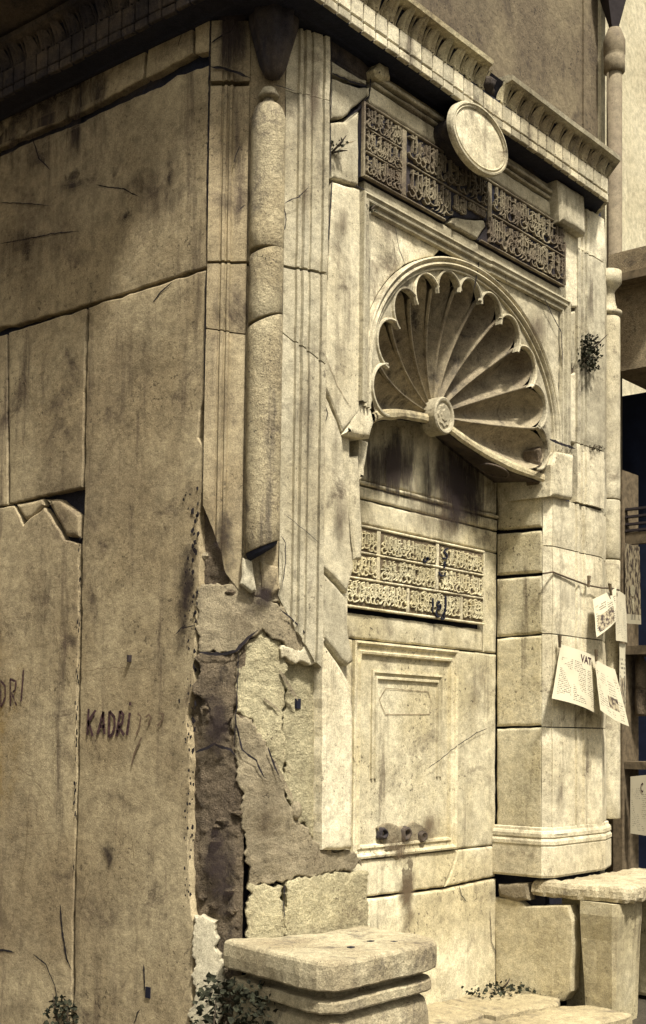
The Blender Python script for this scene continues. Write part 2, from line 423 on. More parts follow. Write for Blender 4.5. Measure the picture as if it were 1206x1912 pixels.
def lathe(name, c, prof, parent, mat, segs=32, smooth=True, lob=0, lobamp=0.0, wob=0.0, slant=(0, 0)):
    V = []; F = []; n = len(prof); s0 = R_.random()*20
    for k, (r, z) in enumerate(prof):
        for i in range(segs):
            a = 2*math.pi*i/segs; rr = r*(1+lobamp*math.cos(lob*a))+wob*noise.noise(Vector((math.cos(a)*2, math.sin(a)*2, z*6+s0)))
            V.append((c[0]+rr*math.cos(a), c[1]+rr*math.sin(a), z+slant[0]*math.cos(a)+slant[1]*math.sin(a)))
    for k in range(n-1):
        for i in range(segs): j = (i+1) % segs; F.append((k*segs+i, k*segs+j, (k+1)*segs+j, (k+1)*segs+i))
    F.append(tuple(range(segs))[::-1]); F.append(tuple((n-1)*segs+i for i in range(segs)))
    return build(name, V, F, mat, parent, [smooth]*(len(F)-2)+[0, 0])
def plan_sweep(name, path, prof, parent, mat, jit=0.0):
    """Moulding running round a plan path (outside on its right); prof = (d outwards, z)."""
    path = resample(path, .25, False) if jit else path
    n = len(path); V = []; F = []
    for d, z in prof:
        for q in offset(path, -d, False): V.append((q[0], q[1], z+jit*noise.noise(Vector((q[0]*1.7, q[1]*1.7, z)))))
    for k in range(len(prof)-1):
        for i in range(n-1): F.append((k*n+i, k*n+i+1, (k+1)*n+i+1, (k+1)*n+i))
    for e in (0, n-1):
        f = [k*n+e for k in range(len(prof))]; F.append(tuple(f if e else f[::-1]))
    return build(name, V, F, mat, parent)
def plan_solid(name, poly, prof, parent, mat, step=.05, amp=.003, jit=.003, grid=.06, topamp=.004):
    """Slab with a plan outline (counter-clockwise) and edge profile (inset, z) from bottom to top; uneven surfaces."""
    if signed(poly) < 0: poly = poly[::-1]
    p = resample(poly, step); n = len(p); V = []; F = []; S = []; s0 = R_.random()*30
    for k, (d, z) in enumerate(prof):
        for q in offset(p, d):
            v = Vector((q[0], q[1], z)); h = noise.noise(v*7+Vector((s0, 0, 0)))*amp+noise.noise(v*25+Vector((0, s0, 0)))*jit
            V.append((q[0]+h, q[1]+h, z+h*.7))
    for k in range(len(prof)-1):
        for i in range(n): j = (i+1) % n; F.append((k*n+i, k*n+j, (k+1)*n+j, (k+1)*n+i)); S.append(0)
    top = offset(p, prof[-1][0]); z = prof[-1][1]
    pts = [Vector(q) for q in top]; inn = offset(top, .02)
    xs = [q[0] for q in top]; ys = [q[1] for q in top]
    for i in range(int((max(xs)-min(xs))/grid)+1):
        for j in range(int((max(ys)-min(ys))/grid)+1):
            q = (min(xs)+i*grid+R_.uniform(-.01, .01), min(ys)+j*grid+R_.uniform(-.01, .01))
            if inside(inn, q): pts.append(Vector(q))
    r = delaunay_2d_cdt(pts, [(i, (i+1) % n) for i in range(n)], [], 1, 1e-6)
    base = len(V); lastring = (len(prof)-1)*n
    mapv = {}
    for i, src in enumerate(r[3]):
        q = r[0][i]; ring = [s for s in src if s < n]
        if ring: mapv[i] = lastring+ring[0]
        else: mapv[i] = len(V); V.append((q.x, q.y, z+noise.noise(Vector((q.x*6, q.y*6, s0)))*topamp))
    for f in r[2]:
        a, b, c = [r[0][k] for k in f[:3]]; g = [mapv[k] for k in f]
        F.append(tuple(g) if (b-a).cross(c-a) > 0 else tuple(g[::-1])); S.append(1)
    F.append(tuple(range(n))[::-1]); S.append(0)
    return build(name, V, F, mat, parent, S)
def box(name, x0, x1, y0, y1, z0, z1, parent, mat, bev=0.0):
    bm = bmesh.new(); bmesh.ops.create_cube(bm, size=1)
    for v in bm.verts: v.co = Vector(((x0+x1)/2+v.co.x*(x1-x0), (y0+y1)/2+v.co.y*(y1-y0), (z0+z1)/2+v.co.z*(z1-z0)))
    if bev: bmesh.ops.bevel(bm, geom=bm.edges[:], offset=bev, segments=2, affect='EDGES')
    me = bpy.data.meshes.new(name); bm.to_mesh(me); bm.free(); return link(name, me, mat, parent)
def tube(name, pts, rad, parent, mat, segs=6):
    V = []; F = []; n = len(pts); pts = [Vector(p) for p in pts]
    for i, p in enumerate(pts):
        d = (pts[min(n-1, i+1)]-pts[max(0, i-1)]).normalized(); a = d.cross(Vector((0, 0, 1)))
        if a.length < .1: a = d.cross(Vector((1, 0, 0)))
        a.normalize(); b = d.cross(a); r = rad[i] if isinstance(rad, (list, tuple)) else rad
        for k in range(segs): t = 2*math.pi*k/segs; V.append(p+a*r*math.cos(t)+b*r*math.sin(t))
    for i in range(n-1):
        for k in range(segs): j = (k+1) % segs; F.append((i*segs+k, i*segs+j, (i+1)*segs+j, (i+1)*segs+k))
    F.append(tuple(range(segs))[::-1]); F.append(tuple((n-1)*segs+k for k in range(segs)))
    return build(name, V, F, mat, parent, True)

# ------------------------------------------------------------------ the plan of the fountain
P0, P1, P2, P3 = (-.470, .347), (-.368, .184), (-.227, .074), (0.0, 0.0)      # splayed corner with the engaged column
Q3, Q2, Q1, Q0 = (2.86, 0.0), (3.087, .074), (3.228, .184), (3.33, .347)
DN = .375                                                                       # depth of the niche
fS = Fr([(-.47, 5.0), P0]); fA = Fr([P0, P1]); fM = Fr([P1, P2]); fB = Fr([P2, P3]); fF = Fr([(0, 0), (1, 0)])
fW = Fr([P0, P1, P2, P3, (.40, 0)], True)
fN = Fr([(0, DN), (1, DN)]); fJ = Fr([(2.17, DN), (2.17, .04)])
fQ = Fr([Q3, Q2])
LA, LM, LB = fA.l[1], fM.l[1], fB.l[1]

MT['leaf'] = plain_mat('dark ivy leaf', (.028, .030, .018), .9, var=.7, scale=30)
fountain = thing('fountain', 'weathered marble street fountain with shell niche, carved inscriptions and a broken corner', 'fountain')
# ---- rubble core behind the slabs: what the open joints show
def prism(name, poly, z0, z1, parent, mat):
    n = len(poly)
    if signed(poly) < 0: poly = poly[::-1]
    V = [(x, y, z0) for x, y in poly]+[(x, y, z1) for x, y in poly]
    F = [(i, (i+1) % n, n+(i+1) % n, n+i) for i in range(n)]+[tuple(range(n))[::-1], tuple(range(n, 2*n))]
    return build(name, V, F, mat, parent)
core = group_of('core', fountain)
prism('core_block', [(-.42, DN+.06), (3.29, DN+.06), (3.29, 3.2), (-.43, 3.2)], -.2, 5.2, core, 'core')
prism('core_block', [(-.42, DN+.058), (-.39, .38), (-.27, .26), (-.15, .19), (.03, .12), (.19, .12), (.19, DN+.058)], -.2, 5.2, core, 'core')
prism('core_block', [(2.23, DN+.058), (2.23, .05), (2.86, .04), (3.06, .11), (3.19, .215), (3.29, .36), (3.29, DN+.058)], -.2, 5.2, core, 'core')
prism('core_block', [(.202, DN+.056), (.202, .04), (2.228, .04), (2.228, DN+.056)], 4.36, 5.19, core, 'core')

# ---- side wall
side = group_of('side_wall', fountain)
Sw = dict(thick=.05, amp=.004, grid=.11, freq=2.2, bev=.004, gap=.005, jit=.004, step=.03)
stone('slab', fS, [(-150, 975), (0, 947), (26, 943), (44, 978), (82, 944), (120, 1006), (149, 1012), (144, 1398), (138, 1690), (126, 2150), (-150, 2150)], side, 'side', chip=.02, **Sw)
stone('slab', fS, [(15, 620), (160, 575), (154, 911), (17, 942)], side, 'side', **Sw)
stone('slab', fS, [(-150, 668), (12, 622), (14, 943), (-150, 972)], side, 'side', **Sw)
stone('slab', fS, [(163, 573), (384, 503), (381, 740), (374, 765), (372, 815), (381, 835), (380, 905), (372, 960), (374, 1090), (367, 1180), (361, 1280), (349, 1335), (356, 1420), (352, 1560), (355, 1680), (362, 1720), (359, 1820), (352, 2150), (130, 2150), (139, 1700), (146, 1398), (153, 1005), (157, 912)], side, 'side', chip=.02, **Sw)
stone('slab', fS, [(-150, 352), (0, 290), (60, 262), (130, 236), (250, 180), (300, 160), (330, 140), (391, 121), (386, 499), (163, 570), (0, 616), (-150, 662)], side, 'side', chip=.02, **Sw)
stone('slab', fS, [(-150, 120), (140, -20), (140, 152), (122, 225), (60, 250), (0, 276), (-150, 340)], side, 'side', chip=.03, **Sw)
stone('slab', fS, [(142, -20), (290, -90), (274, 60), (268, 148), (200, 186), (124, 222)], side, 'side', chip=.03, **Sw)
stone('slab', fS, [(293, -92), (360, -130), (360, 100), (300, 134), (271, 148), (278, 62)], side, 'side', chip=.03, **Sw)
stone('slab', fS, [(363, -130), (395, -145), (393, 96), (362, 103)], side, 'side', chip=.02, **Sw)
stone('slab_fragment', fS, [(27, 940), (79, 931), (82, 943), (60, 966), (46, 973)], side, 'side', thick=.04, jit=.004, bev=.01)
stone('slab_fragment', fS, [(84, 931), (112, 931), (149, 962), (149, 1005), (122, 1002)], side, 'side', thick=.04, jit=.004, bev=.012, w=-.006)
cracks('crack', fS, [(.010, [(394, -20), (391, 120), (388, 300), (386, 495)]), (.009, [(385, 505), (383, 620), (381, 740)]), (.008, [(380, 835), (379, 915)]), (.008, [(60, 255), (72, 295), (95, 318)]), (.006, [(180, 345), (205, 350), (230, 352), (248, 362), (262, 368)]), (.005, [(0, 378), (50, 380), (95, 384)]), (.006, [(0, 455), (45, 447), (100, 436), (150, 431)]),
    (.007, [(285, 565), (300, 545), (322, 526)]), (.005, [(325, 1186), (340, 1172), (366, 1168)]), (.009, [(270, 1850), (268, 1800)]), (.006, [(262, 1885), (256, 1892), (250, 1912)]), (.012, [(112, 1690), (116, 1740), (124, 1790), (134, 1812)]), (.007, [(62, 1782), (85, 1800), (102, 1840), (108, 1875)]),
    (.010, [(-20, 1770), (28, 1778)]), (.007, [(355, 20), (364, 60)]), (.005, [(345, 40), (332, 88)])], side)
cracks('hairline', fS, [[(150, 1254), (210, 1246), (320, 1253)], [(290, 1290), (320, 1308), (355, 1306)], [(100, 1165), (112, 1230), (140, 1310)], [(8, 1420), (60, 1450), (110, 1515)], [(0, 1560), (110, 1556)], [(170, 1640), (150, 1700), (165, 1780)], [(185, 860), (230, 800), (290, 730)], [(40, 700), (75, 780), (105, 880)],
    [(100, 1340), (108, 1380), (98, 1430)], [(55, 1470), (48, 1600), (30, 1680)], [(250, 1600), (245, 1560)]], side, 'hairline', wd=.003, w=.0045, wander=.014)
for q, mt in (([(80, 400), (190, 380), (195, 290), (88, 300)], 'stain_shade_dark'), ([(-80, 660), (200, 560), (230, 250), (-80, 360)], 'stain_shade_brown'), ([(180, 560), (390, 500), (391, 130), (180, 230)], 'stain_shade_brown'), ([(-60, 340), (140, 260), (140, 60), (-60, 150)], 'stain_shade_dark'), ([(240, 210), (392, 140), (392, -20), (240, 40)], 'stain_shade_brown'), ([(-120, 420), (260, 300), (260, -60), (-120, 60)], 'soot_run_shade'), ([(-200, 420), (330, 200), (330, -120), (-200, 60)], 'stain_shade_dark'), ([(-160, 560), (120, 480), (120, 120), (-160, 200)], 'stain_shade_brown'), ([(-100, 640), (160, 560), (160, 300), (-100, 380)], 'streak'), ([(200, 520), (388, 470), (388, 200), (200, 260)], 'streak'), ([(298, 430), (332, 420), (334, 225), (305, 238)], 'stain_shade_dark'), ([(210, 450), (262, 438), (262, 360), (208, 380)], 'stain_shade_dark'),  # wide upper films: grime plus painted shade towards the cornice
              ([(28, 530), (70, 505), (72, 395), (32, 420)], 'stain_shade_dark'), ([(-30, 320), (250, 190), (250, -20), (-30, 90)], 'stain_shade_dark'), ([(150, 260), (392, 150), (392, 60), (150, 190)], 'stain_shade_brown'),
              ([(180, 1640), (225, 1640), (225, 1550), (178, 1550)], 'stain_shade_dark'), ([(160, 1500), (210, 1500), (208, 1465), (160, 1468)], 'stain_shade_brown'), ([(-120, 1750), (90, 1700), (80, 1000), (-120, 1050)], 'stain_yellow'),
              ([(310, 1330), (372, 1300), (385, 900), (320, 920)], 'stain_shade_dark'), ([(0, 1330), (150, 1290), (155, 1000), (0, 1030)], 'stain_shade_brown'), ([(160, 780), (390, 740), (390, 500), (160, 580)], 'stain_shade_brown'), ([(-60, 1960), (130, 1960), (130, 1800), (-60, 1800)], 'stain_shade_brown')):
    decal('stain', fS, q, side, mt, .006)  # grime films; the wide upper ones also paint shade towards the cornice
def sc8(p): return [(x*.3151, 1180+y*.3151) for x, y in p]
for lets, mt, wd in (
    (([[(525, 455), (517, 610)], [(566, 463), (522, 535), (549, 617)]], [[(577, 608), (612, 472)], [(610, 472), (618, 606)], [(592, 560), (617, 562)]], [[(648, 470), (644, 622)], [(648, 470), (676, 505), (680, 560), (664, 606), (644, 624)]],
      [[(689, 618), (712, 468)], [(711, 470), (730, 490), (724, 540), (700, 565)], [(704, 562), (735, 612)], [(692, 590), (706, 586)]], [[(769, 478), (752, 610)], [(771, 415), (770, 436)]]), 'graffiti', .017),
    (([[(2, 285), (5, 445)], [(0, 285), (30, 320), (30, 390), (5, 447)]], [[(60, 280), (62, 440)], [(58, 280), (94, 292), (90, 345), (62, 366)], [(70, 366), (98, 436)]], [[(140, 212), (125, 412)]]), 'graffiti', .013),
    (([[(815, 483), (834, 500), (826, 560), (806, 606)]], [[(862, 505), (882, 488), (894, 508), (876, 552)]], [[(943, 480), (968, 488), (964, 520), (932, 556)]], [[(838, 625), (795, 720), (780, 790)]]), 'graffiti_faint', .010)):
    cracks('painted_letter', fS, [[sc8(p) for p in L] for L in lets], side, mt, wd=wd, w=.006, rag=.4, taper=False, wander=.002)
# a small square hole with an iron stub, low in the wall
u, z = fS.at(277, 1853)
o = fS.P(u, z, .002); box('drain_hole', o.x-.004, o.x+.03, o.y-.016, o.y+.016, z-.026, z+.026, side, 'black')
u, z = fS.at(244, 1230); o = fS.P(u, z, 0)
box('nail', o.x-.02, o.x+.01, o.y-.006, o.y+.006, z-.016, z+.018, side, 'iron')

# ---- splayed corner: moulded strips, column, corbel
corner = group_of('corner', fountain)
def pxz(fr, x, y): return fr.at(x, y)[1]
profA = [(.0, -.05), (.0, .012), (.055, .012), (.058, .004), (.066, .004), (.070, .016), (.082, .016), (.086, .002), (.094, .002), (.098, .012), (.108, .012), (.112, -.006), (LA-.004, -.006)]
profB = [(.004, -.010), (.070, -.010), (.074, .006), (.086, .010), (.092, -.004), (.100, -.004), (.106, .014), (.128, .016), (.134, .002), (.142, .002), (.146, .014), (.196, .016), (.200, .004), (.206, .004), (.210, .020), (.236, .020), (.2385, -.05)]
def lerpz(pts):
    def f(u):
        if u <= pts[0][0]: return pts[0][1]
        for (a, b), (c, d) in zip(pts, pts[1:]):
            if u <= c: return b+(d-b)*(u-a)/(c-a)
        return pts[-1][1]
    return f
K = lambda z: (lambda u: z)
botA = lerpz([(0, 2.62), (.03, 2.60), (.06, 2.47), (.09, 2.40), (.12, 2.26), (.19, 2.20)])
botB = lerpz([(0, 2.20), (.05, 2.16), (.08, 2.06), (.14, 1.98), (.19, 1.90), (.24, 1.86)])
for (f, prof, bot) in ((fA, profA, botA), (fB, profB, botB)):
    ck = .10 if f is fB else -.02
    mid = lambda u, s=ck, f=f: 3.47-(u*.55 if f is fB else u*.15)
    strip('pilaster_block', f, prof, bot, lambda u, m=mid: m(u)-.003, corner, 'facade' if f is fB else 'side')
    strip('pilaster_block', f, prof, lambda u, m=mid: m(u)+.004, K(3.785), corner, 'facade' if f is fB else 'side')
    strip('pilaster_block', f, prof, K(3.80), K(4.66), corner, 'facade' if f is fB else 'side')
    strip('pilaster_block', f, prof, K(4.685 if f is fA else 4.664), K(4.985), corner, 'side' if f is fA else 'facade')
stone('niche_slab', fM, [(-.005, 2.28), (LM+.005, 2.22), (LM+.005, 3.78), (-.005, 3.78)], corner, 'side', px=False, w=-.016, thick=.06, grid=.09)
stone('niche_slab', fM, [(-.005, 3.79), (LM+.005, 3.79), (LM+.005, 4.99), (-.005, 4.99)], corner, 'side', px=False, w=-.016, thick=.06, grid=.09)
cc = ((P1[0]+P2[0])/2-.012, (P1[1]+P2[1])/2-.016)
RC = .083
column = group_of('column', fountain)
def drum(z0, z1, s0=0.0, s1=0.0):
    k = max(3, int((z1-z0)/.08)); return [(RC-.004, z0)]+[(RC, z0+.005+(z1-z0-.012)*i/k) for i in range(k+1)]+[(RC-.004, z1)]
lathe('drum', cc, drum(2.42, 3.50), column, 'column', wob=.0012, slant=(.028, -.02))
lathe('drum', cc, drum(3.51, 3.835), column, 'column', wob=.0012, slant=(.02, -.016))
lathe('drum', cc, drum(3.842, 4.50)[:-1]+[(RC-.004, 4.505), (RC-.012, 4.53), (.055, 4.552), (.034, 4.560), (.026, 4.58), (.020, 4.592)], column, 'column', wob=.0012)
lathe('broken_underside', cc, [(.055, 2.385), (.070, 2.40), (.078, 2.435)], column, 'core', segs=24, slant=(.028, -.02))  # dark disc; the shade of the hollow underside is its colour
lathe('finial', cc, [(.022, 4.588), (.046, 4.592), (.052, 4.602), (.046, 4.612), (.040, 4.62), (.034, 4.636), (.012, 4.645)], column, 'facade', segs=24)
stone('pendant_fragment', fM, [(452, 1040), (472, 1046), (482, 1104), (470, 1108), (448, 1090)], column, 'facade', w=.03, thick=.06, jit=.006, bev=.008)
stone('pendant_fragment', fM, [(486, 1048), (522, 1056), (524, 1100), (508, 1112), (490, 1100)], column, 'side', w=.012, thick=.06, jit=.006, bev=.008)
lathe('corbel', (cc[0]+.012, cc[1]-.012), [(.018, 4.69), (.042, 4.705), (.062, 4.75), (.080, 4.82), (.098, 4.89), (.112, 4.94), (.116, 5.02)], column, 'soot_shade', segs=48, lob=8, lobamp=.09, wob=.008)  # corbel coloured dark throughout to hold its shade
cracks('crack', fA, [(.012, [(393, 124), (420, 128), (450, 138), (468, 146)]), (.008, [(395, 80), (415, 65), (430, 60), (440, 42)]), (.004, [(448, 272), (440, 290), (436, 305)]), (.004, [(458, 382), (446, 392)])], corner, w=.02)
cracks('crack', fB, [(.005, [(531, 380), (545, 372), (558, 368), (570, 355), (578, 348)]), (.004, [(511, 158), (530, 163), (550, 170)]), (.005, [(531, 430), (534, 410), (531, 382)]), (.005, [(525, 1000), (533, 1015), (533, 1050), (526, 1100)]), (.003, [(532, 960), (550, 975), (575, 995), (600, 1018)])], corner, w=.022)
# broken lower corner: rubble core, cement patches, remaining marble
lower = group_of('broken_corner', fountain)
WU = fW.l[-1]
fR = Fr([(-.462, .56), (-.462, .352), P1, P2, P3], True)
uR = fR.at(458, 1500)[0]; uR0 = fR.l[1]
stone('rubble', fR, [(.02, -.1), (uR, -.1), (uR, 1.9), (uR, 2.45), (uR-.02, 2.62), (.02, 2.74)], lower, 'rubble', px=False, w=-.030, amp=.014, freq=6.0, grid=.011, thick=.05, rough=.007)
Lw = dict(freq=7, step=.010, jit=.017, chip=.03, bev=.004, gap=-.003, thick=.06)
stone('cement_patch', fW, [(371, 1096), (420, 1088), (470, 1108), (524, 1135), (577, 1188), (560, 1226), (527, 1207), (490, 1174), (462, 1190), (440, 1214), (410, 1219), (371, 1217)], lower, 'cement', w=-.010, amp=.010, grid=.02, rough=.003, **Lw)
stone('cement_patch', fW, [(430, 1030), (500, 1040), (526, 1090), (530, 1140), (470, 1112), (424, 1092)], lower, 'cement', w=-.022, amp=.016, grid=.016, rough=.008, **Lw)
stone('rough_stone', fW, [(440, 1216), (490, 1174), (527, 1205), (532, 1240), (532, 1476), (522, 1454), (500, 1402), (470, 1344), (440, 1334)], lower, 'rough', w=-.026, amp=.012, grid=.016, rough=.005, **Lw)
stone('recess_panel', fW, [(529, 1232), (606, 1240), (606, 1592), (588, 1567), (556, 1530), (529, 1470)], lower, 'rough', w=-.060, amp=.008, grid=.018, rough=.004, **Lw)
stone('lintel_stone', fW, [(527, 1207), (560, 1224), (577, 1188), (606, 1195), (606, 1238), (527, 1228)], lower, 'facade', w=-.004, amp=.006, grid=.04, **Lw)
stone('cement_patch', fW, [(372, 1226), (438, 1222), (440, 1290), (438, 1340), (410, 1356), (384, 1318), (366, 1290)], lower, 'rubble', w=-.014, amp=.014, grid=.018, rough=.006, **Lw)
stone('cement_patch', fW, [(439, 1336), (470, 1343), (500, 1402), (522, 1456), (532, 1478), (556, 1532), (600, 1588), (622, 1590), (646, 1586), (666, 1590), (676, 1614), (640, 1628), (560, 1634), (510, 1654), (468, 1652), (456, 1560), (448, 1480), (438, 1410)], lower, 'cement', w=-.014, amp=.014, grid=.02, rough=.003, **Lw)
stone('base_block', fW, [(466, 1652), (529, 1656), (531, 1760), (452, 1790)], lower, 'rough', w=-.010, amp=.010, grid=.03, **Lw)
stone('base_block', fW, [(533, 1646), (600, 1634), (686, 1626), (690, 1760), (534, 1765)], lower, 'rough', w=-.008, amp=.009, grid=.03, **Lw)
stone('base_slab', fA, [(363, 1712), (402, 1722), (412, 1800), (412, 2000), (358, 2000)], lower, 'facade', w=.01, amp=.004, grid=.05, **Lw)
cracks('crack', fW, [(.014, [(372, 1218), (410, 1222), (440, 1216), (462, 1192), (482, 1176)]), (.008, [(438, 1340), (452, 1400), (478, 1420), (492, 1450), (500, 1455)]), (.007, [(524, 1138), (550, 1160), (576, 1190)]), (.008, [(500, 1395), (512, 1430), (522, 1450)]), (.006, [(532, 1650), (530, 1690), (532, 1720)]), (.005, [(445, 1215), (442, 1300), (440, 1345), (436, 1400)]), (.012, [(365, 1405), (400, 1390), (430, 1400), (440, 1412)])], lower, w=.004)
rs = random.Random(77)
for k in range(22):                                      # loose stones sticking out of the crumbling core
    z = rs.uniform(.62, 2.5); u = fR.l[1]+rs.uniform(-.03, .20 if z < 1.5 else .15)
    if 1.75 < z < 2.12: continue
    c = fR.P(u, z, -.03); V = []; F = []; sx, sz = rs.uniform(.012, .034), rs.uniform(.010, .022)
    for i in range(5):
        for j in range(8):
            a = math.pi*(i+.0)/4; b = j*math.tau/8; q = Vector((math.sin(a)*math.cos(b), math.sin(a)*math.sin(b), math.cos(a)))
            q *= 1+.5*noise.noise(q*1.7+Vector((k*3.1, 0, 0))); V.append(c+Vector((q.x*sx, q.y*sx, q.z*sz)))
    for i in range(4):
        for j in range(8): F.append((i*8+j, (i+1)*8+j, (i+1)*8+(j+1) % 8, i*8+(j+1) % 8))
    build('rubble_stone', V, F, rs.choice(('rubble', 'cement', 'rubble', 'rubble')), lower)
V = []; F = []                                           # black pits eaten into the arris of the side wall
for k in range(120):
    y = rs.uniform(905, 1700); x = 374-(y-905)*.018-abs(rs.gauss(0, 13)); u, z = fS.at(x, y); r = rs.uniform(.003, .010)*(1.3 if x > 360 else .8); o = len(V); n = 7
    for j in range(n): a = j*math.tau/n; rr = r*rs.uniform(.5, 1.3); V.append(fS.P(u+rr*math.cos(a), z+rr*1.4*math.sin(a), .0055))
    F.append(tuple(range(o, o+n)))
for k in range(46):
    y = rs.uniform(1000, 1660); x = 151-(y-1000)*.0185+rs.gauss(0, 1.5); u, z = fS.at(x, y); r = rs.uniform(.003, .009); o = len(V)
    for j in range(n): a = j*math.tau/n; rr = r*rs.uniform(.5, 1.3); V.append(fS.P(u+rr*.8*math.cos(a), z+rr*2.0*math.sin(a), .0058))
    F.append(tuple(range(o, o+n)))
build('pits', V, F, 'crack', lower, kind='stuff')
for q, mt in (([(360, 1760), (470, 1760), (470, 1480), (355, 1480)], 'stain_shade_dark'), ([(360, 1480), (450, 1480), (450, 1220), (365, 1220)], 'stain_shade_dark'), ([(372, 1230), (520, 1230), (530, 1090), (376, 1080)], 'stain_shade_brown'), ([(430, 1180), (540, 1190), (540, 1030), (440, 1030)], 'stain_shade_dark'),
              ([(440, 1660), (560, 1660), (540, 1400), (440, 1380)], 'stain_shade_brown'), ([(380, 1110), (460, 1110), (460, 900), (384, 900)], 'stain_shade_dark'), ([(480, 1650), (680, 1640), (660, 1560), (520, 1540)], 'stain_shade_brown'), ([(470, 1780), (690, 1770), (690, 1690), (470, 1700)], 'stain_shade_brown')):
    decal('stain', fW, q, lower, mt, .022)
# diagonal scored grooves left in the broken stone and a peg hole
cracks('groove', fW, [(.018, [(521, 1252), (540, 1282), (556, 1308)]), (.012, [(492, 1303), (508, 1316), (522, 1328)]), (.024, [(502, 1408), (524, 1450), (548, 1500)])], lower, 'cement', w=-.018, rag=.2)
u, z = fW.at(558, 1314, -.052); o = fW.P(u, z, -.052); box('peg_hole', o.x-.015, o.x+.015, o.y-.002, o.y+.03, z-.024, z+.024, lower, 'black')
u, z = fW.at(552, 1512, -.02); o = fW.P(u, z, -.02)
lathe('mortar_lump', (o.x, o.y), [(.004, z-.05), (.022, z-.03), (.028, z), (.018, z+.03), (.006, z+.04)], lower, 'cement', segs=12, wob=.015)

# ---- facade, left pier
facade = group_of('facade', fountain)
FS = dict(thick=.09, amp=.003, grid=.09, gap=.0045)
def fst(name, poly, mat='facade', **k):
    kw = dict(FS); kw.update(k); return stone(name, fF, poly, facade, mat, **kw)
fst('facing_stone', [(619, 72), (660, 92), (694, 128), (690, 152), (619, 108)], 'soot_shade', w=-.012)  # darkened stone; the cornice's shadow is put into its colour
fst('facing_stone', [(619, 112), (688, 154), (687, 158), (664, 154), (619, 138)])
fst('facing_stone', [(619, 145), (662, 160), (688, 163), (690, 176), (668, 198), (642, 220), (619, 222)], chip=.02, jit=.005)
fst('facing_stone', [(618, 227), (643, 226), (668, 208), (671, 206), (671, 348), (620, 332)])
fst('facing_stone', [(622, 338), (674, 353), (674, 600), (674, 700), (672, 770), (640, 808), (618, 748), (607, 722), (608, 600), (613, 520)])
fst('facing_stone', [(603, 728), (617, 750), (642, 816), (645, 856), (652, 925), (657, 1000), (664, 1060), (650, 1109), (602, 1060)], bev=.012, jit=.004)
fst('facing_stone', [(602, 1064), (648, 1113), (650, 1150), (656, 1200), (662, 1235), (650, 1246), (636, 1234), (604, 1192)], bev=.012, jit=.004)
fst('facing_stone', [(604, 1198), (634, 1236), (655, 1275), (661, 1330), (660, 1588), (603, 1590)], bev=.012, jit=.004, w=.004)
stone('jamb_lining', fF, [(641, 852), (671, 850), (679, 1000), (677, 1045), (662, 1046), (652, 950)], facade, 'facade', w=-.06, thick=.22, bev=.01)
stone('console', fF, [(673, 818), (691, 824), (684, 870), (678, 898), (672, 896)], facade, 'facade', w=-.07, thick=.18, bev=.012)
prism('pier_return', [(.19, .05), (.262, .05), (.262, DN+.055), (.19, DN+.055)], -.2, 3.35, facade, 'facade')
cracks('crack', fF, [(.007, [(619, 70), (618, 225)]), (.007, [(617, 230), (617, 330)]), (.006, [(605, 760), (602, 860), (601, 1000), (602, 1180)]), (.010, [(619, 136), (650, 150), (672, 158), (690, 160)]), (.010, [(690, 120), (692, 150), (690, 178), (668, 205), (645, 222)]), (.010, [(620, 335), (616, 400), (611, 470)]), (.006, [(662, 345), (672, 350), (690, 360)]), (.005, [(605, 800), (612, 770), (603, 745)])], facade)
cracks('hairline', fF, [[(606, 660), (630, 720), (660, 770)], [(622, 300), (640, 270), (665, 262)], [(615, 1320), (640, 1330), (655, 1345)], [(620, 1380), (655, 1388)], [(612, 1400), (650, 1300)], [(618, 1480), (650, 1440)]], facade, 'hairline', wd=.003)
decal('stain', fF, [(606, 720), (668, 800), (668, 560), (606, 560)], facade, 'stain_shade_brown', .006)
decal('stain', fF, [(606, 900), (645, 930), (640, 770), (606, 740)], facade, 'stain_shade_brown', .006)

for fr_, q in ((fB, [(535, 480), (600, 505), (605, 260), (545, 230)]), (fB, [(530, 900), (600, 900), (604, 620), (530, 600)]), (fF, [(606, 480), (668, 500), (668, 350), (620, 335)]), (fF, [(612, 1060), (660, 1080), (660, 880), (612, 860)]),
               (fF, [(1085, 640), (1120, 650), (1120, 480), (1090, 470)]), (fF, [(1035, 1180), (1085, 1190), (1085, 1040), (1035, 1032)]), (fF, [(1080, 1350), (1120, 1352), (1120, 1190), (1080, 1190)]), (fF, [(1035, 1560), (1060, 1560), (1060, 1400), (1035, 1400)]),
               (fF, [(690, 470), (760, 500), (760, 400), (690, 380)]), (fF, [(960, 640), (1050, 690), (1050, 580), (960, 540)]), (fF, [(700, 190), (830, 270), (830, 205), (700, 140)]), (fF, [(950, 330), (1040, 390), (1040, 330), (950, 280)]),
               (fB, [(560, 300), (615, 300), (618, 70), (560, 80)]), (fA, [(392, 480), (455, 480), (460, 150), (396, 140)]), (fA, [(388, 900), (452, 900), (455, 600), (388, 600)]), (fA, [(378, 1090), (450, 1095), (452, 920), (380, 915)]), (fA, [(390, 170), (470, 170), (470, -60), (392, -60)])):
    decal('stain', fr_, q, facade, 'streak' if fr_ is not fA else ('soot_run_shade' if q[0][1] == 170 else 'stain_shade_brown'), .026)  # top film on the left strip also paints the shade below the cornice
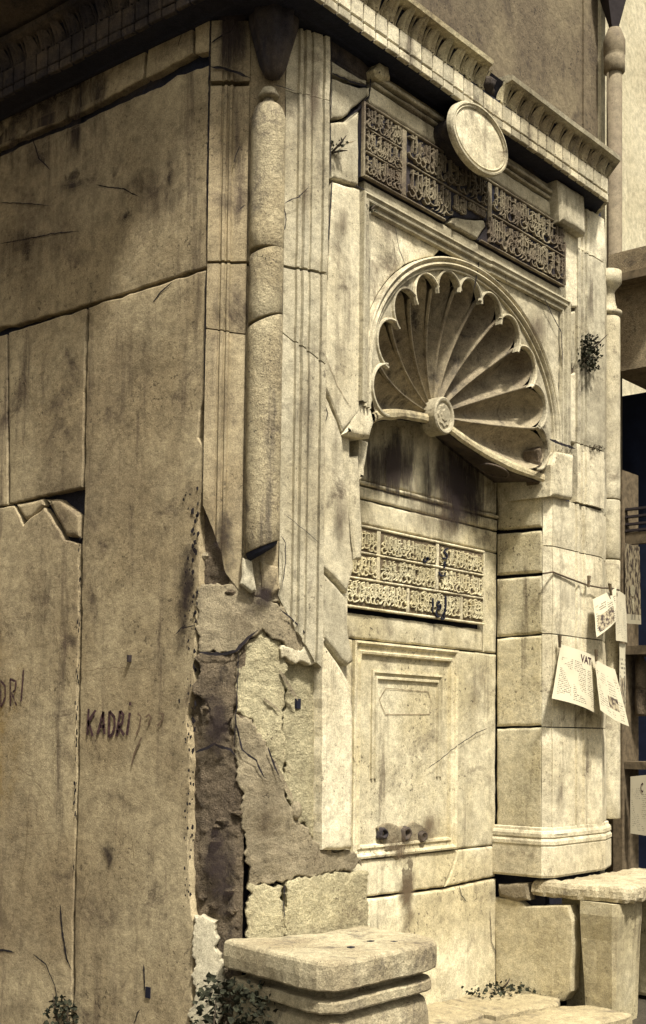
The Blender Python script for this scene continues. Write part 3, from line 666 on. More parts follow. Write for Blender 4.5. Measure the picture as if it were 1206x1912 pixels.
# ---- frieze below the cornice, plaque, arch panel
frieze = group_of('frieze', fountain)
def fz(name, poly, mat='facade', **k):
    kw = dict(FS); kw.update(k); return stone(name, fF, poly, frieze, mat, px=False, **kw)
ZT = 4.785
fz('frieze_slab', [(.335, ZT+.002), (1.36, ZT+.002), (1.36, 4.885), (.345, 4.885), (.30, 4.85)])
fz('frieze_slab', [(1.365, ZT+.002), (2.33, ZT+.002), (2.33, 4.885), (1.365, 4.885)])
fz('frieze_band', [(.05, 4.888), (.33, 4.888), (.33, 4.995), (.05, 4.995)], 'soot_shade', w=-.02)  # dark band: shade under the cornice painted as stone colour
fz('frieze_band', [(.37, 4.955), (1.04, 4.955), (1.04, 4.998), (.37, 4.998)], 'carved', w=-.012)
fz('frieze_band', [(1.66, 4.955), (2.36, 4.955), (2.36, 4.998), (1.66, 4.998)], 'facade', w=-.004)
for a, b in ((.36, 1.08), (1.60, 2.29)):
    for z0, z1, wv in ((4.894, 4.908, .012), (4.922, 4.944, .028)):
        fz('moulding', [(a, z0), (b, z0), (b, z1), (a, z1)], 'facade', w=wv, bev=.004, gap=0, grid=.3)
stone('displaced_block', fF, [(700, 128), (712, 114), (728, 122), (733, 150), (716, 150), (704, 142)], frieze, 'carved', w=.05, thick=.1, bev=.015, jit=.006)
# oval medallion
medal = group_of('medallion', fountain)
mc = (1.125, 4.845); ea, eb = .285, .187; MW = .062
ring = [(mc[0]+ea*math.cos(t*math.tau/64), mc[1]+eb*math.sin(t*math.tau/64)) for t in range(64)]
stone('disc', fF, [(mc[0]+(ea-.03)*math.cos(t*math.tau/64), mc[1]+(eb-.03)*math.sin(t*math.tau/64)) for t in range(64)], medal, 'facade', px=False, w=.098+MW, thick=.04, step=.2, jit=.001, bev=.004, gap=0)
sweep('rim', fF, ring, [(.0, .07), (.0, .095), (.006, .108), (.016, .110), (.020, .102), (.026, .102), (.030, .108), (.036, .104), (.040, .09)], medal, 'facade', closed=True, w=MW)
sweep('drum_side', fF, ring, [(.07, -.10), (.06, .0), (.03, .060), (.001, .0695)], medal, 'soot_shade', closed=True, w=MW)  # side ring coloured dark to paint the shade behind the rim
u, z = fF.at(846, 242, .06); o = fF.P(u, z, .06); box('iron_cramp', o.x-.02, o.x+.02, o.y-.03, o.y+.08, z-.02, z+.02, medal, 'iron')

# ---- calligraphy
GL = {
 'alif': [[(0, .12), (.03, .55), (0, .97)]], 'lam': [[(.25, .97), (.27, .4), (.22, .14), (.08, .10), (0, .28)]],
 'lamalif': [[(.32, .95), (.14, .35), (0, .14), (.2, .12), (.34, .34), (.12, .92)]],
 'nun': [[(.40, .55), (.43, .3), (.3, .08), (.14, .08), (0, .26), (.02, .48)]],
 'sin': [[(.8, .5), (.78, .35), (.7, .34), (.68, .5), (.66, .35), (.57, .34), (.54, .5), (.5, .25), (.34, .06), (.14, .08), (0, .3)]],
 'ha': [[(.05, .72), (.22, .80), (.46, .70), (.16, .5), (.02, .25), (.15, .05), (.4, .02), (.62, .12)]],
 'ayn': [[(.4, .85), (.25, .91), (.12, .78), (.2, .66), (.42, .62), (.12, .45), (.03, .2), (.2, .03), (.5, .08)]],
 'waw': [[(.3, .45), (.2, .56), (.11, .45), (.22, .36), (.31, .42), (.26, .2), (0, .02)]],
 'ra': [[(.3, .5), (.31, .3), (.2, .12), (0, .02)]],
 'kaf': [[(.7, .98), (.22, .72), (.55, .5), (.6, .3), (.4, .2), (0, .2)]],
 'mim': [[(.3, .42), (.2, .52), (.1, .42), (.2, .31), (.31, .38), (.1, .28), (.05, -.02)]],
 'ya': [[(.5, .52), (.35, .62), (.3, .46), (.5, .3), (.4, .1), (.15, .08), (0, .25)]],
 'ta': [[(.7, .45), (.68, .28), (.4, .19), (.1, .24), (0, .42)]],
 'keshide': [[(0, .66), (.35, .60), (.8, .70)]], }
def stroke(V, F, fr, pts, nib, w, h, ang=.75):
    p = smooth_path(pts, 4); n = len(p); o = len(V); nx, nz = math.cos(ang)*nib*.5, math.sin(ang)*nib*.5
    for i, (a, b) in enumerate(p):
        q0 = p[max(0, i-1)]; q1 = p[min(n-1, i+1)]; dx, dy = q1[0]-q0[0], q1[1]-q0[1]; L = math.hypot(dx, dy) or 1
        px_, py_ = -dy/L, dx/L; s = px_*nx+py_*nz; k = max(.45*nib*.5, abs(s))
        if i in (0, n-1): k *= .6
        for sgn in (1, -1):
            V.append(fr.P(a+px_*k*sgn*.8, b+py_*k*sgn*.8, w+h)); V.append(fr.P(a+px_*k*sgn*1.05, b+py_*k*sgn*1.05, w-.001))
    for i in range(n-1):
        a = o+i*4; b = a+4
        F += [(a, a+2, b+2, b), (a+1, a, b, b+1), (a+2, a+3, b+3, b+2)]
    F += [(o, o+1, o+3, o+2), (o+(n-1)*4+2, o+(n-1)*4+3, o+(n-1)*4+1, o+(n-1)*4)]
def calligraphy(name, fr, u0, u1, z0, z1, parent, mat, w, h, rnd, nib=.14, dense=1.0):
    V = []; F = []; H = z1-z0; u = u1; names = list(GL)
    def put(g, x, zb, s, sx=1.0):
        for st in GL[g]:
            pts = [(x+a*s*sx, zb+b*s) for a, b in st]
            pts = [(min(max(a, u0), u1), min(max(b, z0-.01), z1)) for a, b in pts]
            stroke(V, F, fr, pts, nib*H, w, h*(.85+.3*rnd.random()))
    def dot(x, y):
        s = nib*H*.42; x = min(max(x, u0+s), u1-s); o = len(V)
        for a, b in ((0, 1), (-1, 0), (0, -1), (1, 0)): V.append(fr.P(x+a*s, y+b*s, w+h)); V.append(fr.P(x+a*s*1.2, y+b*s*1.2, w-.001))
        F.append((o, o+2, o+4, o+6))
        for i in range(4): a = o+2*i; b = o+2*((i+1) % 4); F.append((a, a+1, b+1, b))
    low = ['nun', 'sin', 'ha', 'waw', 'ra', 'ya', 'ta', 'mim', 'ayn']; x = u1
    while x > u0+.05*H:                                  # lower tier: joined bowls and tails, read from the right
        g = rnd.choice(low); wd = {'sin': .8, 'ta': .7, 'ha': .6, 'ayn': .5, 'ya': .5, 'nun': .43}.get(g, .3)*.62
        x -= wd*H*.92; put(g, max(x, u0), z0+rnd.uniform(.0, .06)*H, H*.62)
        if rnd.random() < .6: dot(x+wd*H*.5, z0+H*rnd.choice((.04, .36, .50)))
    x = u1-.05*H
    while x > u0+.08*H:                                  # tall letters
        put(rnd.choice(('alif', 'alif', 'lam', 'lamalif', 'alif', 'lam')), x-.12*H, z0+H*rnd.uniform(.16, .3), H*.72, .8)
        x -= H*rnd.uniform(.17, .36)/dense
    x = u1
    while x > u0+.3*H:                                   # upper tier: small words and long strokes
        g = rnd.choice(('keshide', 'sin', 'mim', 'ha', 'waw', 'ayn', 'kaf', 'ta'))
        x -= H*rnd.uniform(.34, .62)/dense; put(g, max(x, u0), z0+H*rnd.uniform(.46, .60), H*.44)
        if rnd.random() < .7: dot(x+.1*H, z0+H*rnd.uniform(.8, .95))
    for k in range(int((u1-u0)/H*5)):                    # small vowel strokes
        x, y = rnd.uniform(u0+.02, u1-.1*H), z0+H*rnd.uniform(.3, .92)
        stroke(V, F, fr, [(x, y), (x+.05*H, y+.03*H), (x+.11*H, y+.07*H)], nib*H*.6, w, h*.8)
    return build(name, V, F, mat, parent)
rc = random.Random(31)
plaque = group_of('inscription_plaque', fountain)
PU0, PU1, PZ0, PZ1 = .262, 2.345, 4.375, 4.765
PW = .022
fzp = lambda name, poly, mat, w, **k: stone(name, fF, poly, plaque, mat, px=False, w=w, grid=.12, amp=.002, **k)
cku = [(1.02, PZ0), (1.07, PZ0+.05), (1.22, PZ0+.085), (1.40, PZ0+.14), (1.43, PZ0+.155)]
fzp('plaque_ground', [(PU0, PZ0), (1.02, PZ0), (1.07, PZ0+.05), (1.22, PZ0+.085), (1.40, PZ0+.14), (1.40, PZ1), (PU0, PZ1)], 'plaque_ground', PW-.012, thick=.06)
fzp('plaque_ground', [(1.405, PZ0+.14), (PU1-.015, PZ0+.0), (PU1, PZ1-.1), (PU1-.03, PZ1), (1.405, PZ1)], 'plaque_ground', PW-.012, thick=.06)
fzp('blank_chip', [(1.03, PZ0), (1.075, PZ0+.048), (1.22, PZ0+.082), (1.40, PZ0+.137), (1.42, PZ0+.10), (1.33, PZ0)], 'facade', PW-.004, thick=.06, jit=.005)
fzp('plaque_ground', [(1.335, PZ0), (PU1-.02, PZ0-.001), (1.405, PZ0+.137), (1.425, PZ0+.10)], 'plaque_ground', PW-.013, thick=.06)
def bar(u0, u1, z0, z1, h=.014): stone('plaque_border', fF, [(u0, z0), (u1, z0), (u1, z1), (u0, z1)], plaque, 'letter', px=False, w=PW+h-.012, thick=.02, bev=.003, gap=0, grid=.5, jit=.0012)
bar(PU0, PU0+.014, PZ0, PZ1); bar(PU0+.015, 1.0, PZ0, PZ0+.012); bar(1.36, PU1-.02, PZ0, PZ0+.010); bar(PU0+.015, PU1-.03, PZ1-.012, PZ1); bar(PU1-.014, PU1-.002, PZ0+.015, PZ1-.10)
bar(.595, .635, PZ0+.016, PZ1-.016, .010); bar(1.435, 1.475, PZ0+.12, PZ1-.016, .010)
for z in (PZ0+.135, PZ0+.258): bar(PU0+.02, .59, z-.005, z+.005)
bar(.645, 1.425, PZ0+.196, PZ0+.206); bar(1.485, PU1-.02, PZ0+.190, PZ0+.200)
for k in range(3): calligraphy('inscription', fF, PU0+.022, .588, PZ0+.018+k*.123, PZ0+.018+k*.123+.108, plaque, 'letter', PW-.010, .015, rc, .085)
calligraphy('inscription', fF, .648, 1.42, PZ0+.212, PZ1-.018, plaque, 'letter', PW-.010, .016, rc, .062, 1.3)
calligraphy('inscription', fF, .648, 1.06, PZ0+.018, PZ0+.190, plaque, 'letter', PW-.010, .016, rc, .062, 1.3)
calligraphy('inscription', fF, 1.08, 1.20, PZ0+.09, PZ0+.190, plaque, 'letter', PW-.010, .013, rc, .13, 1.2)
calligraphy('inscription', fF, 1.23, 1.40, PZ0+.145, PZ0+.190, plaque, 'letter', PW-.010, .013, rc, .2, 1.2)
calligraphy('inscription', fF, 1.485, PU1-.03, PZ0+.206, PZ1-.018, plaque, 'letter', PW-.010, .016, rc, .062, 1.4)
calligraphy('inscription', fF, 1.44, PU1-.03, PZ0+.016, PZ0+.184, plaque, 'letter', PW-.010, .016, rc, .062, 1.4)
# ledge below the plaque
def fl(name, poly, mat='facade', **k):
    kw = dict(FS); kw.update(k); return stone(name, fF, poly, facade, mat, px=False, **kw)
fl('ledge_stone', [(.30, 4.295), (1.10, 4.295), (1.10, 4.372), (.30, 4.372)], w=.0)
fl('ledge_stone', [(1.105, 4.295), (2.36, 4.295), (2.36, 4.372), (1.105, 4.372)], w=-.004)
# arch panel frame: moulding up the left, along the top, down the right
UL, UR, ZB, ZTOP = .268, 2.40, 3.22, 4.30
fprof = [(0, -.01), (0, .026), (.010, .030), (.016, .020), (.026, .018), (.034, .026), (.042, .024), (.048, .006), (.060, .004), (.066, .012), (.074, .010), (.080, -.012)]
sweep('panel_moulding', fF, [(UR, ZB), (UR, ZTOP), (1.47, ZTOP), (1.455, ZTOP-.006), (UL, ZTOP), (UL, ZB)], fprof, facade, 'facade')
# archivolt and spandrels
AC, AZ, AA, AB = 1.30, 3.40, 1.0, .815
def arch(a, b, n=60, t0=0.0, t1=math.pi): return [(AC+a*math.cos(t0+(t1-t0)*i/n), AZ+b*math.sin(t0+(t1-t0)*i/n)) for i in range(n+1)]
shell = group_of('shell_niche', fountain)
aprof = [(0, -.02), (0, .018), (.008, .024), (.016, .018), (.021, .004), (.027, .003), (.032, .018), (.040, .021), (.047, .012), (.052, -.006), (.058, -.006), (.062, .004), (.068, .004), (.072, -.03)]
sweep('archivolt', fF, [(AC+AA, AZ-.12)]+arch(AA, AB)+[(AC-AA, AZ-.20)], aprof, shell, 'facade')
iL, iR, iT = UL+.078, UR-.078, ZTOP-.078
def spandrel(pts, **k): stone('spandrel', fF, pts, facade, 'facade', px=False, w=-.014, amp=.006, freq=22, grid=.03, thick=.06, gap=.001, bev=.003, **k)
la = [q for q in arch(AA+.004, AB+.004, 60) if q[0] <= 1.30]; ra = [q for q in arch(AA+.004, AB+.004, 60) if q[0] >= 1.30]
spandrel([(iL, AZ+.12), (iL, iT), (1.0, iT)]+[q for q in la if q[0] < .98 and q[0] > iL+.003])
spandrel([(1.48, iT), (1.86, iT), (1.93, iT-.12), (2.03, iT-.2)]+[q for q in ra if q[0] > 1.5 and q[0] < 2.0][::-1][::1][::-1][::1] if False else [(1.62, iT), (iR, iT), (iR, AZ+.16)]+[q for q in ra if q[0] > 1.60 and q[0] < iR-.002])
cracks('crack', fF, [(.006, [(738, 425), (745, 465), (757, 495)]), (.010, [(895, 470), (893, 500), (884, 545)]), (.009, [(1016, 556), (1032, 590), (1048, 620), (1051, 690)]), (.006, [(942, 505), (946, 530)])], facade, w=.012)
# ---- the shell: eleven flutes radiating from a boss
HUB = (1.285, 3.385)
def ridgeY(t): return .225*(1-t**2.0)+.014
def tipdist(a): return 1/math.sqrt((math.cos(a)/.885)**2+(math.sin(a)/.745)**2)
NF, DA = 11, math.radians(19)
cusps = []
for k in range(NF):
    a = math.radians(184)-DA*k; T = tipdist(a); tn = math.tan(DA/2); rc_ = T/(1+tn*.97); cr = rc_*tn*.97
    V = []; F = []; ns, nt = 22, 12
    e = (math.cos(a), math.sin(a)); f = (-e[1], e[0])
    for i in range(ns+1):
        s = i/ns
        if s <= .72: r = .07+(rc_-.07)*s/.72; hw = r*tn*.97; cap = 1.0
        else: ph = (s-.72)/.28*math.pi/2; r = rc_+cr*math.sin(ph); hw = cr*math.cos(ph); cap = max(0.0, math.cos(ph))
        dep = (.008+.135*(r/T))*(cap**.3 if cap < 1 else 1.0)
        for j in range(nt+1):
            t = -1+2*j/nt
            y = ridgeY(min(1, r/(T*1.02)))+dep*(1-abs(t)**(1.5+1.5*(1-cap)))
            V.append((HUB[0]+e[0]*r+f[0]*hw*t, y, HUB[1]+e[1]*r+f[1]*hw*t))
    for i in range(ns):
        for j in range(nt): q = i*(nt+1)+j; F.append((q, q+1, q+nt+2, q+nt+1))
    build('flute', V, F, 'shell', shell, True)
    # bead round the flute's tip
    path = []
    for i in range(17):
        ph = -math.pi/2+math.pi*i/16; path.append((HUB[0]+e[0]*(rc_+cr*math.cos(ph))+f[0]*cr*math.sin(ph), HUB[1]+e[1]*(rc_+cr*math.cos(ph))+f[1]*cr*math.sin(ph)))
    cusps.append((path[0], path[-1], path))
    sweep('bead', fF, path, [(-.004, -.02), (-.004, .000), (-.010, .006), (-.018, .004), (-.022, -.012)], shell, 'facade', w=-.004)
# rim plate between the archivolt and the scalloped tips
outer = [(AC+AA-.066, AZ-.15)]+arch(AA-.066, AB-.066)+[(AC-AA+.066, AZ-.22)]
scal = []
for k in range(NF): scal += offset(cusps[k][2], -.006, False)[::-1][::1]
sc2 = []
for q in scal:
    if q[1] > AZ-.13: sc2.append(q)
stone('rim_plate', fF, outer+sc2, shell, 'facade', px=False, w=-.012, thick=.03, jit=0, gap=0, bev=.001, step=.06, grid=.2, amp=.001)
for k in range(NF+1):
    a = math.radians(184+9.5)-DA*k; T = tipdist(a)*.90; V = []; F = []
    if k in (0, NF): T = tipdist(a)*1.0
    e = (math.cos(a), math.sin(a)); f = (-e[1], e[0]); n = 14
    for i in range(n+1):
        r = .08+(T-.08)*i/n; y = ridgeY(min(1, r/(T*1.06))); hw = .003+.004*i/n
        for t, lift in ((-1.3, -.014), (-1, .000), (-.35, .003), (.35, .003), (1, .000), (1.3, -.014)):
            V.append((HUB[0]+e[0]*r+f[0]*hw*t, y-lift, HUB[1]+e[1]*r+f[1]*hw*t))
    for i in range(n):
        for j in range(5): q = i*6+j; F.append((q, q+1, q+7, q+6))
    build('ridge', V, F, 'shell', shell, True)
# boss
V = []; F = []; hp = [(.0, .30), (.028, .302), (.034, .296), (.055, .298), (.060, .292), (.072, .290), (.080, .300), (.092, .304), (.100, .296), (.102, .20)]
for r, yy in hp:
    for i in range(32):
        t = i*math.tau/32; rr = r*(1+(.10*math.cos(8*t) if .02 < r < .07 else 0))
        V.append((HUB[0]+rr*math.cos(t), .205+.30-yy-.035, HUB[1]-.01+rr*1.08*math.sin(t)))
for k in range(len(hp)-1):
    for i in range(32): j = (i+1) % 32; F.append((k*32+i, k*32+j, (k+1)*32+j, (k+1)*32+i))
build('boss', V, F, 'facade', shell)
# soffit below the shell, from its lower lip back to the niche wall
aL, aR = math.radians(193.5), math.radians(-15.5)
lip = []
for a, sgn in ((aL, 1), (aR, -1)):
    T = tipdist(a); pts = []
    for i in range(17):
        q_ = i/16; r = T*1.02*(1-q_); bow = math.sin(math.pi*min(1, q_*1.15))**.8 if q_ < .87 else 0
        pts.append((HUB[0]+math.cos(a)*r, ridgeY(min(1, r/(T*1.06)))-.012, HUB[1]+math.sin(a)*r-.03+(.030 if sgn == 1 else -.012)*bow))
    lip += pts if sgn == 1 else pts[::-1][1:]
V = []; F = []; n = len(lip)
for i, (x, y, z) in enumerate(lip):
    h = .010*noise.noise(Vector((x*6, 0, 3))); V += [(x, y+.012, z+.046), (x, y-.006+h, z+.040), (x, y-.012+h, z+.022), (x, y-.010+h, z+.002+h), (x, y+.006, z-.012+h)]
for i in range(n-1):
    for j in range(4): a = i*5+j; F.append((a, a+1, a+6, a+5))
build('lower_lip', V, F, 'carved', shell)
V = []; F = []
for x, y, z in lip: V += [(x, y+.007, z-.016), (x, y+.03, z-.004), (x, DN+.03, z+.03)]
for i in range(n-1):
    for j in range(2): a = i*3+j; F.append((a, a+1, a+4, a+3))
build('soffit', V, F, 'soot_shade', shell)  # underside painted dark for the shade below the shell
# ring carved in the soffit's right end
tube('carved_ring', [(1.86+.12*math.cos(t*math.tau/24), .20+.07*math.sin(t*math.tau/24), 3.155-.02*math.cos(t*math.tau/24)) for t in range(25)], .006, shell, 'soot_shade')
# rough broken stone beside the right spring, springers
stone('broken_springer', fF, [(1004, 885), (1002, 840), (1024, 822), (1040, 832), (1030, 880), (1030, 930), (1014, 920)], facade, 'rubble', w=-.045, thick=.10, rough=.01, amp=.02, grid=.03, jit=.008)
stone('impost_block', fF, [(1031, 868), (1040, 842), (1072, 848), (1071, 934), (1030, 926)], facade, 'facade', w=.035, thick=.3, bev=.012, jit=.004)
stone('impost_block', fF, [(640, 812), (648, 796), (664, 755), (690, 740), (702, 790), (694, 820), (672, 816)], facade, 'facade', w=.0, thick=.3, bev=.016, jit=.004)
cracks('crack', fF, [(.016, [(1026, 820), (1045, 828), (1075, 838)])], facade, w=.04)

# ---- facade, right side
right = group_of('right_pier', fountain)
stone('projecting_stone', fF, [(1043, 334), (1092, 364), (1095, 441), (1070, 424), (1048, 413)], right, 'facade', w=.075, thick=.14, bev=.016, jit=.004)
stone('facing_stone', fF, [(1050, 425), (1088, 448), (1085, 540), (1080, 575), (1068, 575), (1058, 560), (1056, 500)], right, 'facade', w=.004, thick=.09, jit=.004)
stone('facing_stone', fF, [(1062, 585), (1080, 578), (1085, 625), (1082, 665), (1070, 690), (1066, 650)], right, 'facade', w=-.006, thick=.09, jit=.005)
stone('facing_stone', fF, [(1066, 700), (1081, 690), (1083, 760), (1078, 830), (1046, 822), (1052, 760)], right, 'facade', w=-.004, thick=.09, jit=.004)
stone('fallen_filling', fF, [(1060, 682), (1076, 668), (1078, 690), (1074, 740), (1066, 720)], right, 'rubble', w=-.02, thick=.06, jit=.006, amp=.01, grid=.03)
profR = [(2.515, -.04), (2.515, .012), (2.555, .014), (2.56, .002), (2.575, .002), (2.58, .016), (2.60, .018), (2.606, .004), (2.625, .004), (2.63, .018), (2.66, .020), (2.665, .010), (2.70, .026), (2.855, .026), (2.8595, -.03)]
zr = lambda x, y: fF.at(x, y)[1]
prj = [4.985, zr(1100, 478), zr(1100, 836), zr(1100, 945)]
for a, b in zip(prj, prj[1:]): strip('pilaster_block', fF, profR, K(b+.004), K(a-.004), right, 'facade')
profP = [(2.222, -.05), (2.222, .004), (2.50, .006), (2.505, -.004), (2.52, -.004), (2.525, .010), (2.55, .010), (2.556, -.006), (2.62, -.006), (2.626, .008), (2.64, .008), (2.646, -.003), (2.70, .008), (2.855, .010), (2.8595, -.03)]
zs = [zr(1100, 947), zr(1080, 1031), zr(1080, 1190), zr(1080, 1359), zr(1080, 1566)]
for a, b in zip(zs, zs[1:]): strip('pier_block', fF, profP, K(b+.004), K(a-.003), right, 'facade')
fP = Fr([(2.17, .04), (2.222, 0)])
for a, b in zip([zr(1100, 947)+.02]+zs[1:], zs[1:]): strip('splay_block', fP, [(0, 0), (fP.l[1]-.001, 0)], K(b+.004), K(a-.003), right, 'facade')
profQ = [(.0, .006), (.10, .004), (.11, -.006), (.2385, -.006)]
for a, b in zip([4.98]+prj[1:3]+zs, prj[1:3]+zs): strip('flank_block', fQ, profQ, K(b+.004), K(a-.003), right, 'facade')
c2 = ((Q1[0]+Q2[0])/2+.012, (Q1[1]+Q2[1])/2-.016)
rcol = group_of('engaged_column', fountain)
for a, b in ((1.0, 2.74), (2.748, 3.15), (3.158, 4.42)): lathe('drum', c2, drum(a, b), rcol, 'facade', wob=.002)
lathe('capital', c2, [(RC-.01, 4.424), (RC+.012, 4.44), (RC+.012, 4.46), (RC-.02, 4.48), (.05, 4.53), (.045, 4.6), (.06, 4.62), (RC+.01, 4.66), (RC+.01, 4.74)], rcol, 'facade', segs=24)
stone('flank_back', Fr([Q2, Q1, Q0]), [(-.02, -.1), (.40, -.1), (.40, 4.99), (-.02, 4.99)], right, 'facade', px=False, w=-.02, thick=.04)
prism('right_flank', [(3.30, .36), (3.335, .36), (3.335, 3.2), (3.30, 3.2)], -.2, 4.99, right, 'side')
# jamb of the niche: stacked blocks with open joints
jy = [(880, 870, 990, 985), (996, 990, 1075, 1069), (1081, 1073, 1190, 1183), (1192, 1185, 1357, 1355), (1360, 1357, 1562, 1562)]
for t0, t1, b0, b1 in jy: stone('jamb_block', fJ, [(926, t0), (1013, t1), (1013, b1), (926, b0)], right, 'niche', thick=.05, bev=.009, jit=.003, amp=.004, gap=.003)
# pier plinth: moulded base running round the jamb, splay and front
bz = .99
ppath = [(2.17, DN), (2.17, .04), (2.222, 0), (2.86, 0), Q2, Q1, Q0]
plan_sweep('base_moulding', ppath, [(0, .99), (.008, .985), (.010, .968), (.018, .965), (.026, .95), (.026, .93), (.018, .925), (.03, .905), (.03, .885), (.02, .88)], right, 'facade')
plan_sweep('plinth', ppath, [(.0, .885), (.022, .882), (.026, .87), (.026, .70), (.02, .686), (0, .684)], right, 'facade', jit=.004)
stone('jamb_block', fJ, [(928, 1650), (984, 1648), (988, 1682), (962, 1684), (930, 1674)], right, 'cement', w=.02, thick=.08, bev=.012, jit=.005)
stone('footing_block', fJ, [(921, 1674), (970, 1682), (982, 1692), (1062, 1690), (1071, 1720), (1066, 1852), (1052, 1870), (925, 1862)], right, 'niche', w=.004, thick=.10, bev=.006, jit=.004, amp=.004)

# ---- niche wall
niche = group_of('niche_wall', fountain)
NS = dict(thick=.05, grid=.12, amp=.003)
def nst(name, poly, mat='niche', **k):
    kw = dict(NS); kw.update(k); return stone(name, fN, poly, niche, mat, px=False, **kw)
nst('wall_slab', [(.26, 2.945), (2.182, 2.945), (2.182, 3.45), (.26, 3.45)], 'niche')
nst('string_course', [(.26, 2.915), (2.182, 2.915), (2.182, 2.942), (.26, 2.942)], w=.018, bev=.006)
nst('string_course', [(.26, 2.84), (2.182, 2.84), (2.182, 2.912), (.26, 2.912)], w=.006)
nst('wall_slab', [(.26, 2.70), (2.182, 2.70), (2.182, 2.837), (.26, 2.837)])
nst('wall_slab', [(2.03, 2.06), (2.182, 2.06), (2.182, 2.698), (2.03, 2.698)])
nst('wall_slab', [(.26, 2.062), (2.027, 2.062), (2.027, 2.205), (.26, 2.205)])
nst('wall_slab', [(.26, .86), (.72, .86), (.72, 2.058), (.26, 2.058)])
nst('wall_slab', [(1.735, .86), (2.182, .86), (2.182, 2.058), (1.735, 2.058)], jit=.003)
nst('panel_slab', [(.745, .865), (1.705, .865), (1.705, 2.03), (.745, 2.03)], w=-.012)
nst('wall_slab', [(.26, .66), (1.62, .645), (1.70, .75), (1.76, .858), (.26, .858)])
nst('wall_slab', [(1.625, .645), (2.182, .665), (2.182, .858), (1.765, .858), (1.705, .75)])
nst('base_slab', [(.26, -.05), (2.182, -.05), (2.182, .655), (1.62, .636), (.26, .652)], w=.01, jit=.004)
pm = [(0, -.01), (0, .014), (.012, .018), (.022, .012), (.028, .002), (.05, .000), (.056, .010), (.068, .008), (.074, -.012)]
sweep('panel_frame', fN, [(.722, .866), (1.732, .866), (1.732, 2.055), (.722, 2.055)], pm, niche, 'niche', closed=True)
sweep('inner_moulding', fN, [(1.585, 1.30), (1.585, 1.90), (.90, 1.90), (.90, 1.30)], [(0, -.014), (0, .0), (.012, .004), (.018, -.008), (.03, -.010), (.034, .0), (.046, .002), (.052, -.013)], niche, 'niche')
cracks('incised_hexagon', fN, [[(708, 1307), (720, 1285), (800, 1292)], [(708, 1307), (720, 1334), (802, 1334)], [(806, 1315), (800, 1334)], [(806, 1312), (800, 1292)]], niche, 'hairline', wd=.004, w=-.008, px=True, taper=False)
cracks('crack', fN, [(.005, [(880, 1375), (850, 1395), (820, 1420), (790, 1440)]), (.006, [(856, 1650), (862, 1672), (872, 1685)]), (.006, [(915, 1700), (918, 1760), (934, 1798), (944, 1815)]), (.005, [(910, 1360), (890, 1368), (874, 1380)])], niche, w=.016)
# lower plaque
pl2 = group_of('lower_plaque', fountain)
U0, U1, Z0, Z1 = .36, 2.005, 2.228, 2.692
stone('plaque_ground', fN, [(U0, Z0), (U1, Z0), (U1, Z1), (U0, Z1)], pl2, 'plaque2_ground', px=False, w=.014, thick=.05, grid=.2)
def bar2(u0, u1, z0, z1, h=.010): stone('plaque_border', fN, [(u0, z0), (u1, z0), (u1, z1), (u0, z1)], pl2, 'niche', px=False, w=.014+h, thick=.02, bev=.003, gap=0, grid=.5, jit=.001)
bar2(U0, U1, Z0, Z0+.014); bar2(U0, U1, Z1-.014, Z1); bar2(U1-.014, U1, Z0+.015, Z1-.015)
rows = [Z0+.018, Z0+.165, Z0+.31, Z1-.018]
d1, d2 = fN.at(812, 1060)[0], fN.at(702, 1040)[0]; e1, e2 = fN.at(857, 1150)[0], fN.at(757, 1130)[0]
for zz in rows[1:3]: bar2(U0, U1-.015, zz-.006, zz+.006)
for d in (d1, d2): bar2(d-.016, d+.016, rows[1]+.008, Z1-.016, .006)
for d in (e1, e2): bar2(d-.014, d+.014, Z0+.016, rows[1]-.008, .006)
lw = .016
for k, segs in ((0, ((U0+.02, e2-.02), (e2+.02, e1-.02), (e1+.02, U1-.02))), (1, ((U0+.02, d2-.022), (d2+.022, d1-.022), (d1+.022, U1-.02))), (2, ((U0+.02, d2-.022), (d2+.022, d1-.022), (d1+.022, U1-.02)))):
    for a, b in segs: calligraphy('inscription', fN, a, b, rows[k]+.012, rows[k+1]-.012, pl2, 'letter2', lw, .010, rc, .080, 1.35)
for g, x, y, sz in (('kaf', 818, 1048, .085), ('waw', 820, 1062, .07), ('sin', 783, 1050, .06), ('ta', 812, 1080, .09), ('alif', 800, 1148, .10), ('ayn', 806, 1152, .10), ('ra', 818, 1150, .09), ('alif', 824, 1146, .11), ('waw', 812, 1140, .06), ('ya', 816, 1158, .07)):
    u, z = fN.at(x, y); V = []; F = []                   # the few letters picked out in black
    for st_ in GL[g]: stroke(V, F, fN, [(u+a*sz, z+b*sz) for a, b in st_], .018, .028, .004)
    build('blackened_letter', V, F, 'black', pl2)
